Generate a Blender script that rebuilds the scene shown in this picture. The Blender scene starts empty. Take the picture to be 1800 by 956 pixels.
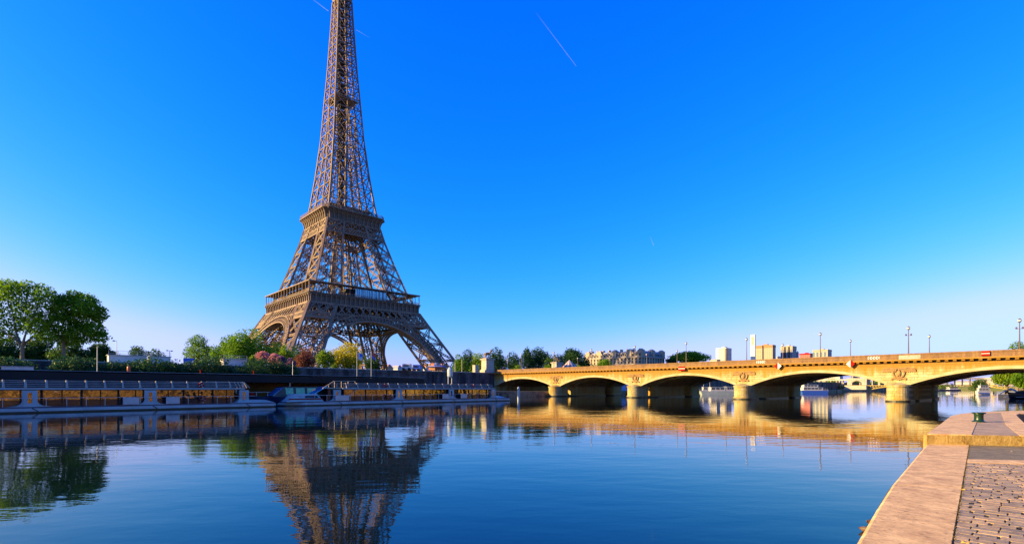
import bpy, math, random
import numpy as np
from mathutils import Vector, Matrix

R = math.radians
random.seed(7)
rng = np.random.default_rng(11)
scn = bpy.context.scene
col = scn.collection

# ---------------------------------------------------------------- camera
# World axes: the tower stands on the origin, +x runs from the tower to the river, +y runs downstream.
CAM = Vector((332.3, -154.5, 2.66))
FWD = Vector((-0.7278, 0.6858, 0.0))
RGT = Vector((0.6858, 0.7278, 0.0))
F = 899.0
HY = 682.7
cd = bpy.data.cameras.new('camera')
cam = bpy.data.objects.new('camera', cd)
col.objects.link(cam)
cam.location = CAM
cam.rotation_euler = FWD.to_track_quat('-Z', 'Y').to_euler()
cd.sensor_width = 36.0
cd.lens = 36.0 * F / 1800.0
cd.shift_y = (HY - 478.0) / 1800.0
cd.clip_start = 0.1
cd.clip_end = 60000.0
scn.camera = cam

# ---------------------------------------------------------------- world, sun, exposure
SUN_EL = R(16)
SDIR = Vector((-math.sin(R(32)), -math.cos(R(32)), 0.0))
SUNV = Vector((SDIR.x * math.cos(SUN_EL), SDIR.y * math.cos(SUN_EL), math.sin(SUN_EL)))
w = bpy.data.worlds.new('World')
scn.world = w
w.use_nodes = True
nt = w.node_tree
bg = nt.nodes['Background']
sky = nt.nodes.new('ShaderNodeTexSky')
sky.sky_type = 'NISHITA'
sky.sun_disc = False
sky.sun_elevation = SUN_EL
sky.sun_rotation = math.atan2(SUNV.x, SUNV.y)
sky.altitude = 50
sky.air_density = 1.0
sky.dust_density = 1.0
sky.ozone_density = 3.0
pre = nt.nodes.new('ShaderNodeVectorMath'); pre.operation = 'SCALE'; pre.inputs['Scale'].default_value = 0.15
sepc = nt.nodes.new('ShaderNodeSeparateColor'); comb = nt.nodes.new('ShaderNodeCombineColor')
nt.links.new(sky.outputs['Color'], pre.inputs[0])
nt.links.new(pre.outputs[0], sepc.inputs['Color'])
SKYC = {}
for ch, g_, k_ in (('Red', 3.9, 6.2), ('Green', 1.17, 0.49), ('Blue', 0.5, 0.72)):
    pw = nt.nodes.new('ShaderNodeMath'); pw.operation = 'POWER'; pw.inputs[1].default_value = g_
    ml_ = nt.nodes.new('ShaderNodeMath'); ml_.operation = 'MULTIPLY'; ml_.inputs[1].default_value = k_
    nt.links.new(sepc.outputs[ch], pw.inputs[0]); nt.links.new(pw.outputs[0], ml_.inputs[0]); mn_ = nt.nodes.new('ShaderNodeMath'); mn_.operation = 'SMOOTH_MIN'; mn_.inputs[2].default_value = 0.16; mn_.inputs[1].default_value = {'Red': 0.222, 'Green': 0.315, 'Blue': 0.48}[ch]; nt.links.new(ml_.outputs[0], mn_.inputs[0]); nt.links.new(mn_.outputs[0], comb.inputs[ch])
    SKYC[ch] = (pw, ml_)
gain = nt.nodes.new('ShaderNodeVectorMath'); gain.operation = 'SCALE'; gain.inputs['Scale'].default_value = 1 / 0.15
nt.links.new(comb.outputs[0], gain.inputs[0])
nt.links.new(gain.outputs[0], bg.inputs['Color'])
bg.inputs['Strength'].default_value = 0.15
ld = bpy.data.lights.new('sun', 'SUN')
ld.energy = 5.0
ld.angle = R(0.5)
ld.color = (1.0, 0.69, 0.25)
lo = bpy.data.objects.new('sun', ld)
col.objects.link(lo)
lo.rotation_euler = SUNV.to_track_quat('Z', 'Y').to_euler()
vs = scn.view_settings
vs.view_transform = 'Standard'
vs.look = 'None'
vs.exposure = 1.5
vs.gamma = 1.0
scn.cycles.max_bounces = 6
scn.cycles.diffuse_bounces = 2
scn.cycles.glossy_bounces = 3
scn.cycles.transparent_max_bounces = 12

# ---------------------------------------------------------------- picture -> place
def P(px, py, D):
    """point seen at pixel (px, py) of the 1800 wide photograph, D metres in front of the camera"""
    t = (px - 900.0) / F
    p = CAM + FWD * D + RGT * (t * D)
    return Vector((p.x, p.y, CAM.z + (HY - py) / F * D))

def G(px, py, z):
    return P(px, py, F * (CAM.z - z) / (py - HY))

def on_x(px, x):
    t = (px - 900.0) / F
    D = (CAM.x - x) / (0.7278 - 0.6858 * t)
    return D, CAM.y + D * (0.6858 + 0.7278 * t)

def on_y(px, y):
    t = (px - 900.0) / F
    D = (y - CAM.y) / (0.6858 + 0.7278 * t)
    return D, CAM.x + D * (-0.7278 + 0.6858 * t)

def zat(py, D):
    return CAM.z + (HY - py) / F * D

# ---------------------------------------------------------------- materials
def newmat(name):
    m = bpy.data.materials.new(name)
    m.use_nodes = True
    t = m.node_tree
    b = t.nodes['Principled BSDF']
    return m, t, b

def node(t, kind, **kw):
    n = t.nodes.new(kind)
    for k, v in kw.items():
        if k.startswith('i_'):
            n.inputs[k[2:].replace('_', ' ')].default_value = v
        else:
            setattr(n, k, v)
    return n

def mat(name, c, rough=0.6, c2=None, scale=1.0, metal=0.0, bump=0.0, bscale=8.0, stretch=(1, 1, 1), detail=5.0, spec=None, lo=0.35, hi=0.65):
    """base colour varied by noise between c and c2, optional bump"""
    m, t, b = newmat(name)
    b.inputs['Roughness'].default_value = rough
    b.inputs['Metallic'].default_value = metal
    if spec is not None:
        b.inputs['Specular IOR Level'].default_value = spec
    b.inputs['Base Color'].default_value = (*c, 1)
    if c2 or bump:
        tc = node(t, 'ShaderNodeTexCoord')
        mp = node(t, 'ShaderNodeMapping', i_Scale=stretch)
        t.links.new(tc.outputs['Object'], mp.inputs['Vector'])
    if c2:
        n = node(t, 'ShaderNodeTexNoise', i_Scale=scale, i_Detail=detail)
        t.links.new(mp.outputs[0], n.inputs['Vector'])
        r = node(t, 'ShaderNodeValToRGB')
        r.color_ramp.elements[0].position = lo
        r.color_ramp.elements[1].position = hi
        r.color_ramp.elements[0].color = (*c, 1)
        r.color_ramp.elements[1].color = (*c2, 1)
        t.links.new(n.outputs['Fac'], r.inputs['Fac'])
        t.links.new(r.outputs[0], b.inputs['Base Color'])
    if bump:
        n2 = node(t, 'ShaderNodeTexNoise', i_Scale=bscale, i_Detail=6.0)
        t.links.new(mp.outputs[0], n2.inputs['Vector'])
        bp = node(t, 'ShaderNodeBump', i_Strength=1.0, i_Distance=bump)
        t.links.new(n2.outputs['Fac'], bp.inputs['Height'])
        t.links.new(bp.outputs[0], b.inputs['Normal'])
    return m

def stone(name, c, c2, stain, bw=1.2, bh=0.5, mortar=0.012, stain_scale=0.35, drip=True, bump=0.02, axis='x', smin=.5, smax=.72):
    """coursed ashlar with patchy weathering; axis = the horizontal axis the courses run along"""
    m, t, b = newmat(name)
    b.inputs['Roughness'].default_value = 0.85
    tc = node(t, 'ShaderNodeTexCoord')
    sp = node(t, 'ShaderNodeSeparateXYZ')
    t.links.new(tc.outputs['Object'], sp.inputs[0])
    cb = node(t, 'ShaderNodeCombineXYZ')
    if axis == 'x':
        t.links.new(sp.outputs['X'], cb.inputs['X'])
    elif axis == 'y':
        t.links.new(sp.outputs['Y'], cb.inputs['X'])
    else:
        ad = node(t, 'ShaderNodeMath', operation='ADD')
        t.links.new(sp.outputs['X'], ad.inputs[0]); t.links.new(sp.outputs['Y'], ad.inputs[1])
        t.links.new(ad.outputs[0], cb.inputs['X'])
    t.links.new(sp.outputs['Z'], cb.inputs['Y'])
    br = node(t, 'ShaderNodeTexBrick', i_Scale=1.0)
    br.inputs['Brick Width'].default_value = bw
    br.inputs['Row Height'].default_value = bh
    br.inputs['Mortar Size'].default_value = mortar
    br.inputs['Color1'].default_value = (*c, 1)
    br.inputs['Color2'].default_value = (*c2, 1)
    br.inputs['Mortar'].default_value = (*[x * 0.55 for x in c], 1)
    t.links.new(cb.outputs[0], br.inputs['Vector'])
    n = node(t, 'ShaderNodeTexNoise', i_Scale=stain_scale, i_Detail=7.0, i_Roughness=0.65)
    if drip:
        mp = node(t, 'ShaderNodeMapping', i_Scale=(1.6, 1.6, 0.35))
        t.links.new(tc.outputs['Object'], mp.inputs['Vector'])
        t.links.new(mp.outputs[0], n.inputs['Vector'])
    else:
        t.links.new(tc.outputs['Object'], n.inputs['Vector'])
    r = node(t, 'ShaderNodeMapRange')
    r.inputs['From Min'].default_value = smin
    r.inputs['From Max'].default_value = smax
    t.links.new(n.outputs['Fac'], r.inputs['Value'])
    mx = node(t, 'ShaderNodeMix', data_type='RGBA')
    mx.inputs['B'].default_value = (*stain, 1)
    for i in mx.inputs:
        pass
    t.links.new(r.outputs[0], mx.inputs[0])
    t.links.new(br.outputs['Color'], mx.inputs[6])
    mx.inputs[7].default_value = (*stain, 1)
    n3 = node(t, 'ShaderNodeTexNoise', i_Scale=3.0, i_Detail=8.0)
    t.links.new(tc.outputs['Object'], n3.inputs['Vector'])
    mr = node(t, 'ShaderNodeMapRange')
    mr.inputs['To Min'].default_value = 0.5
    mr.inputs['To Max'].default_value = 1.45
    t.links.new(n3.outputs['Fac'], mr.inputs['Value'])
    ml = node(t, 'ShaderNodeVectorMath', operation='SCALE')
    t.links.new(mx.outputs[2], ml.inputs[0])
    t.links.new(mr.outputs[0], ml.inputs['Scale'])
    t.links.new(ml.outputs[0], b.inputs['Base Color'])
    bp = node(t, 'ShaderNodeBump', i_Strength=1.0, i_Distance=bump)
    ad2 = node(t, 'ShaderNodeMath', operation='SUBTRACT')
    t.links.new(n3.outputs['Fac'], ad2.inputs[0])
    t.links.new(br.outputs['Fac'], ad2.inputs[1])
    t.links.new(ad2.outputs[0], bp.inputs['Height'])
    t.links.new(bp.outputs[0], b.inputs['Normal'])
    return m

def leafmat(name, c, c2, scale=0.35, trans=0.35):
    m, t, b = newmat(name)
    out = t.nodes['Material Output']
    tc = node(t, 'ShaderNodeTexCoord')
    n = node(t, 'ShaderNodeTexNoise', i_Scale=scale, i_Detail=4.0)
    t.links.new(tc.outputs['Object'], n.inputs['Vector'])
    r = node(t, 'ShaderNodeValToRGB')
    r.color_ramp.elements[0].position = 0.36
    r.color_ramp.elements[1].position = 0.64
    r.color_ramp.elements[0].color = (*c, 1)
    r.color_ramp.elements[1].color = (*c2, 1)
    t.links.new(n.outputs['Fac'], r.inputs['Fac'])
    b.inputs['Roughness'].default_value = 0.6
    b.inputs['Specular IOR Level'].default_value = 0.25
    t.links.new(r.outputs[0], b.inputs['Base Color'])
    tr = node(t, 'ShaderNodeBsdfTranslucent')
    t.links.new(r.outputs[0], tr.inputs['Color'])
    mx = node(t, 'ShaderNodeMixShader', i_Fac=trans)
    t.links.new(b.outputs[0], mx.inputs[1])
    t.links.new(tr.outputs[0], mx.inputs[2])
    t.links.new(mx.outputs[0], out.inputs['Surface'])
    return m

def windowed(name, wall, glass, cw, ch, fw=0.6, fh=0.55, axis='xy', rough=0.6):
    """far facade: a regular grid of dark openings in a wall colour"""
    m, t, b = newmat(name)
    tc = node(t, 'ShaderNodeTexCoord')
    sp = node(t, 'ShaderNodeSeparateXYZ')
    t.links.new(tc.outputs['Object'], sp.inputs[0])
    ad = node(t, 'ShaderNodeMath', operation='ADD')
    t.links.new(sp.outputs['X'], ad.inputs[0]); t.links.new(sp.outputs['Y'], ad.inputs[1])
    def band(src, size, frac):
        d = node(t, 'ShaderNodeMath', operation='DIVIDE'); d.inputs[1].default_value = size
        t.links.new(src, d.inputs[0])
        f = node(t, 'ShaderNodeMath', operation='FRACT'); t.links.new(d.outputs[0], f.inputs[0])
        l = node(t, 'ShaderNodeMath', operation='LESS_THAN'); l.inputs[1].default_value = frac
        t.links.new(f.outputs[0], l.inputs[0])
        return l.outputs[0]
    mu = node(t, 'ShaderNodeMath', operation='MULTIPLY')
    t.links.new(band(ad.outputs[0], cw, fw), mu.inputs[0])
    t.links.new(band(sp.outputs['Z'], ch, fh), mu.inputs[1])
    mx = node(t, 'ShaderNodeMix', data_type='RGBA')
    t.links.new(mu.outputs[0], mx.inputs[0])
    mx.inputs[6].default_value = (*wall, 1)
    mx.inputs[7].default_value = (*glass, 1)
    t.links.new(mx.outputs[2], b.inputs['Base Color'])
    b.inputs['Roughness'].default_value = rough
    return m

M = {}
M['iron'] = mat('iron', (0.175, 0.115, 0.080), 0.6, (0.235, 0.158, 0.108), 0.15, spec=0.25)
M['iron_shaded'] = mat('iron_shaded', (0.035, 0.026, 0.022), 0.65, (0.055, 0.04, 0.033), 0.2, spec=0.2)  # darker copy of the iron: interior shade put into the colour
M['iron_panel'] = mat('iron_panel', (0.105, 0.074, 0.058), 0.6, (0.14, 0.10, 0.076), 0.3, spec=0.25)
M['pavilion_glass'] = mat('pavilion_glass', (0.10, 0.22, 0.40), 0.08, (0.16, 0.32, 0.55), 0.4, metal=0.7)
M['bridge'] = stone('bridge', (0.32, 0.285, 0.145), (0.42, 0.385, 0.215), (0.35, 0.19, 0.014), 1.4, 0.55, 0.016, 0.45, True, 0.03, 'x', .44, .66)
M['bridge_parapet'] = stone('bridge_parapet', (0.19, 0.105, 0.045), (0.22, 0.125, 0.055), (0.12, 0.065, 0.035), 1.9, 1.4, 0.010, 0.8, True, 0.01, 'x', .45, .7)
M['bridge_soffit_lit'] = stone('bridge_soffit_lit', (0.46, 0.30, 0.12), (0.52, 0.35, 0.15), (0.18, 0.11, 0.05), 1.4, 0.55, 0.02, 0.4, True, 0.02, 'y', .48, .68)  # soffit stone, lightened and warmed to stand in for light off the water
M['relief'] = mat('relief', (0.22, 0.125, 0.045), 0.85, (0.31, 0.19, 0.075), 1.5, bump=0.02)
M['waterline'] = mat('waterline', (0.018, 0.022, 0.010), 0.5, (0.05, 0.045, 0.02), 1.5)
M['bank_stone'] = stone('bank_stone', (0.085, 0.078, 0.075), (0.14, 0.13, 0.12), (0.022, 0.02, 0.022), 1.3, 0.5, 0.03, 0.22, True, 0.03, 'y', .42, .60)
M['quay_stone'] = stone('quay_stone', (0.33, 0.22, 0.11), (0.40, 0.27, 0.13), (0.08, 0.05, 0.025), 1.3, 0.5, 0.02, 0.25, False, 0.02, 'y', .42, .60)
M['asphalt'] = mat('asphalt', (0.045, 0.045, 0.047), 0.9, (0.065, 0.063, 0.06), 0.6)
M['earth'] = mat('earth', (0.10, 0.10, 0.06), 0.95, (0.07, 0.10, 0.035), 0.05)
M['white'] = mat('white', (0.50, 0.48, 0.47), 0.45, (0.56, 0.54, 0.53), 0.6)
M['cream'] = mat('cream', (0.37, 0.30, 0.22), 0.8, (0.32, 0.26, 0.19), 0.2)
M['hull_white'] = mat('hull_white', (0.27, 0.32, 0.33), 0.35, (0.36, 0.42, 0.43), 0.5)
M['hull_black'] = mat('hull_black', (0.012, 0.014, 0.020), 0.4, (0.02, 0.022, 0.028), 1.0)
M['hull_blue'] = mat('hull_blue', (0.012, 0.016, 0.05), 0.35, (0.018, 0.022, 0.07), 0.7)
M['alga'] = mat('alga', (0.03, 0.035, 0.008), 0.8, (0.05, 0.055, 0.012), 3)
M['black'] = mat('black', (0.010, 0.010, 0.011), 0.6, (0.016, 0.015, 0.016), 0.4, spec=0.2)
M['grey_metal'] = mat('grey_metal', (0.35, 0.36, 0.38), 0.4, (0.42, 0.43, 0.45), 1.0, metal=0.3)
M['post_metal'] = mat('post_metal', (0.36, 0.27, 0.19), 0.5, (0.42, 0.32, 0.23), 1.0)
def boatglass():
    m, t, b = newmat('boat_glass')
    b.inputs['Base Color'].default_value = (0.44, 0.38, 0.29, 1); b.inputs['Metallic'].default_value = 1.0; b.inputs['Roughness'].default_value = 0.03
    tc = node(t, 'ShaderNodeTexCoord')
    n = node(t, 'ShaderNodeTexNoise', i_Scale=0.7, i_Detail=2.0)
    t.links.new(tc.outputs['Object'], n.inputs['Vector'])
    bp = node(t, 'ShaderNodeBump', i_Strength=1.0, i_Distance=0.05)
    t.links.new(n.outputs['Fac'], bp.inputs['Height']); t.links.new(bp.outputs[0], b.inputs['Normal'])
    tr = node(t, 'ShaderNodeBsdfTransparent'); tr.inputs['Color'].default_value = (.40, .36, .30, 1)
    mx = node(t, 'ShaderNodeMixShader', i_Fac=.5)
    t.links.new(b.outputs[0], mx.inputs[1]); t.links.new(tr.outputs[0], mx.inputs[2])
    t.links.new(mx.outputs[0], t.nodes['Material Output'].inputs['Surface'])
    return m
M['boat_glass'] = boatglass()
M['dark_glass'] = mat('dark_glass', (0.012, 0.014, 0.018), 0.08, (0.03, 0.03, 0.035), 0.5)
M['blue_glass'] = mat('blue_glass', (0.10, 0.30, 0.65), 0.06, (0.2, 0.42, 0.75), 0.5, metal=0.7)
M['screen_grey'] = mat('screen_grey', (0.045, 0.043, 0.042), 0.55, (0.07, 0.066, 0.06), 1.0, spec=.2)
M['red'] = mat('red', (0.33, 0.007, 0.005), 0.75, (0.28, 0.008, 0.006), 3, spec=0.06)
M['orange'] = mat('orange', (0.45, 0.07, 0.012), 0.5, (0.4, 0.055, 0.012), 3)
M['wood'] = mat('wood', (0.32, 0.10, 0.03), 0.6, (0.22, 0.07, 0.02), 4, stretch=(1, 1, 6))
M['blue'] = mat('blue', (0.03, 0.10, 0.45), 0.5, (0.04, 0.12, 0.5), 2)
M['tarp'] = mat('tarp', (0.20, 0.27, 0.50), 0.7, (0.27, 0.34, 0.58), 1.2)
M['green_paint'] = mat('green_paint', (0.003, 0.020, 0.010), 0.32, (0.005, 0.032, 0.015), 8, bump=0.002, bscale=40)
M['lamp_metal'] = mat('lamp_metal', (0.07, 0.045, 0.045), 0.5, (0.10, 0.065, 0.06), 2)
M['lamp_glass'] = mat('lamp_glass', (0.55, 0.54, 0.50), 0.25, (0.62, 0.60, 0.56), 3)
M['bronze'] = mat('bronze', (0.16, 0.12, 0.075), 0.5, (0.10, 0.09, 0.07), 1.5)
M['pale_stone'] = stone('pale_stone', (0.36, 0.32, 0.27), (0.40, 0.36, 0.30), (0.24, 0.20, 0.16), 1.2, 0.6, 0.01, 0.5, True, 0.01, 'xy', .52, .75)
M['roof_zinc'] = mat('roof_zinc', (0.20, 0.21, 0.24), 0.5, (0.27, 0.27, 0.30), 0.3)
M['roof_blue'] = mat('roof_blue', (0.15, 0.18, 0.34), 0.6, (0.20, 0.22, 0.40), 0.5)
M['bark'] = mat('bark', (0.11, 0.085, 0.06), 0.9, (0.20, 0.17, 0.125), 2.5, bump=0.02, bscale=6)
M['leaf'] = leafmat('leaf', (0.085, 0.20, 0.009), (0.17, 0.32, 0.013), trans=.5)
M['leaf_deep'] = leafmat('leaf_deep', (0.03, 0.085, 0.012), (0.06, 0.13, 0.014), trans=.45)
M['leaf_blue'] = leafmat('leaf_blue', (0.018, 0.065, 0.020), (0.032, 0.095, 0.025))
M['leaf_bright'] = leafmat('leaf_bright', (0.15, 0.27, 0.015), (0.23, 0.34, 0.02), trans=.5)
M['leaf_yellow'] = leafmat('leaf_yellow', (0.40, 0.36, 0.015), (0.52, 0.46, 0.02), trans=.5)
M['leaf_pink'] = leafmat('leaf_pink', (0.52, 0.20, 0.21), (0.62, 0.31, 0.30), trans=.5)
M['leaf_lilac'] = leafmat('leaf_lilac', (0.24, 0.10, 0.18), (0.32, 0.15, 0.22))
M['leaf_copper'] = leafmat('leaf_copper', (0.17, 0.055, 0.035), (0.24, 0.09, 0.045))

# granite of the quay in the foreground
def granite(name, c, c2, dark, bump=0.004, st_=3.5):
    m, t, b = newmat(name)
    b.inputs['Roughness'].default_value = 0.75
    tc = node(t, 'ShaderNodeTexCoord')
    mp = node(t, 'ShaderNodeMapping', i_Scale=(1, 1, 1))
    mp.inputs['Rotation'].default_value = (0, 0, R(12))
    t.links.new(tc.outputs['Object'], mp.inputs['Vector'])
    st = node(t, 'ShaderNodeMapping', i_Scale=(1.0, st_, 1.0))
    t.links.new(mp.outputs[0], st.inputs['Vector'])
    n1 = node(t, 'ShaderNodeTexNoise', i_Scale=2.6, i_Detail=10.0, i_Roughness=0.75)
    t.links.new(st.outputs[0], n1.inputs['Vector'])
    r = node(t, 'ShaderNodeValToRGB')
    r.color_ramp.elements[0].position = 0.37; r.color_ramp.elements[0].color = (*c, 1)
    r.color_ramp.elements[1].position = 0.61; r.color_ramp.elements[1].color = (*c2, 1)
    t.links.new(n1.outputs['Fac'], r.inputs['Fac'])
    n2 = node(t, 'ShaderNodeTexNoise', i_Scale=14.0, i_Detail=8.0, i_Roughness=0.75)
    t.links.new(st.outputs[0], n2.inputs['Vector'])
    r2 = node(t, 'ShaderNodeMapRange'); r2.inputs['From Min'].default_value = 0.54; r2.inputs['From Max'].default_value = 0.66
    t.links.new(n2.outputs['Fac'], r2.inputs['Value'])
    mx = node(t, 'ShaderNodeMix', data_type='RGBA')
    t.links.new(r2.outputs[0], mx.inputs[0])
    t.links.new(r.outputs[0], mx.inputs[6]); mx.inputs[7].default_value = (*dark, 1)
    t.links.new(mx.outputs[2], b.inputs['Base Color'])
    bp = node(t, 'ShaderNodeBump', i_Strength=1.0, i_Distance=bump)
    t.links.new(n2.outputs['Fac'], bp.inputs['Height'])
    t.links.new(bp.outputs[0], b.inputs['Normal'])
    return m
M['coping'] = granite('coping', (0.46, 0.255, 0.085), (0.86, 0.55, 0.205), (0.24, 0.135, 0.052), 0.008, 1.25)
M['sett'] = granite('sett', (0.25, 0.165, 0.075), (0.52, 0.35, 0.165), (0.085, 0.06, 0.034), 0.006, 1.1)
M['sett_grey'] = granite('sett_grey', (0.17, 0.122, 0.07), (0.38, 0.275, 0.15), (0.06, 0.046, 0.032), 0.006, 1.1)
M['sett_warm'] = granite('sett_warm', (0.33, 0.21, 0.09), (0.62, 0.41, 0.185), (0.11, 0.07, 0.035), 0.006, 1.1)
M['mossy'] = granite('mossy', (0.12, 0.09, 0.03), (0.27, 0.20, 0.075), (0.06, 0.05, 0.016), 0.006, 1.3)
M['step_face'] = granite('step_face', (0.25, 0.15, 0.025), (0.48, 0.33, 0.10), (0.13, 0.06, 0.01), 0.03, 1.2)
M['sand'] = mat('sand', (0.20, 0.14, 0.072), 0.95, (0.11, 0.078, 0.042), 5)
M['joint'] = mat('joint', (0.035, 0.028, 0.02), 0.95, (0.10, 0.07, 0.04), 6)

def run_off(m, z0, z1, colour):
    """rust-coloured run-off stains hanging in streaks below the cornice"""
    t = m.node_tree
    b = t.nodes['Principled BSDF']
    src = b.inputs['Base Color'].links[0].from_socket
    tc = node(t, 'ShaderNodeTexCoord')
    mp = node(t, 'ShaderNodeMapping', i_Scale=(1.3, 1.3, 0.12))
    t.links.new(tc.outputs['Object'], mp.inputs['Vector'])
    n = node(t, 'ShaderNodeTexNoise', i_Scale=1.0, i_Detail=6.0, i_Roughness=0.7)
    t.links.new(mp.outputs[0], n.inputs['Vector'])
    sp = node(t, 'ShaderNodeSeparateXYZ')
    t.links.new(tc.outputs['Object'], sp.inputs[0])
    mr = node(t, 'ShaderNodeMapRange')
    mr.inputs['From Min'].default_value = z0; mr.inputs['From Max'].default_value = z1
    mr.inputs['To Min'].default_value = -0.25; mr.inputs['To Max'].default_value = 0.35
    t.links.new(sp.outputs['Z'], mr.inputs['Value'])
    ad = node(t, 'ShaderNodeMath', operation='ADD')
    t.links.new(n.outputs['Fac'], ad.inputs[0]); t.links.new(mr.outputs[0], ad.inputs[1])
    m2 = node(t, 'ShaderNodeMapRange'); m2.inputs['From Min'].default_value = .48; m2.inputs['From Max'].default_value = .78
    m2.inputs['To Max'].default_value = .9
    t.links.new(ad.outputs[0], m2.inputs['Value'])
    mx = node(t, 'ShaderNodeMix', data_type='RGBA')
    t.links.new(m2.outputs[0], mx.inputs[0]); t.links.new(src, mx.inputs[6]); mx.inputs[7].default_value = (*colour, 1)
    t.links.new(mx.outputs[2], b.inputs['Base Color'])
run_off(M['bridge'], 4.3, 7.4, (0.30, 0.14, 0.006))

# water
def water():
    m, t, b = newmat('water')
    b.inputs['Base Color'].default_value = (0.002, 0.008, 0.010, 1)
    b.inputs['Roughness'].default_value = 0.015
    b.inputs['IOR'].default_value = 1.42
    b.inputs['Specular Tint'].default_value = (0.45, 0.62, 1.0, 1)
    tc = node(t, 'ShaderNodeTexCoord')
    mp = node(t, 'ShaderNodeMapping')
    mp.inputs['Rotation'].default_value = (0, 0, R(-47))
    t.links.new(tc.outputs['Object'], mp.inputs['Vector'])
    last = None
    prev = None
    for sc, dist, stx in ((0.09, 0.030, 1.0), (0.5, 0.014, 0.45), (1.8, 0.0045, 0.5), (6.0, 0.0009, 0.7)):
        s = node(t, 'ShaderNodeMapping', i_Scale=(sc * stx, sc, sc))
        t.links.new(mp.outputs[0], s.inputs['Vector'])
        n = node(t, 'ShaderNodeTexNoise', i_Scale=1.0, i_Detail=2.0)
        t.links.new(s.outputs[0], n.inputs['Vector'])
        bp = node(t, 'ShaderNodeBump', i_Strength=1.0, i_Distance=dist)
        t.links.new(n.outputs['Fac'], bp.inputs['Height'])
        if prev:
            t.links.new(prev.outputs[0], bp.inputs['Normal'])
        prev = bp
    t.links.new(prev.outputs[0], b.inputs['Normal'])
    return m
M['water'] = water()

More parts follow.
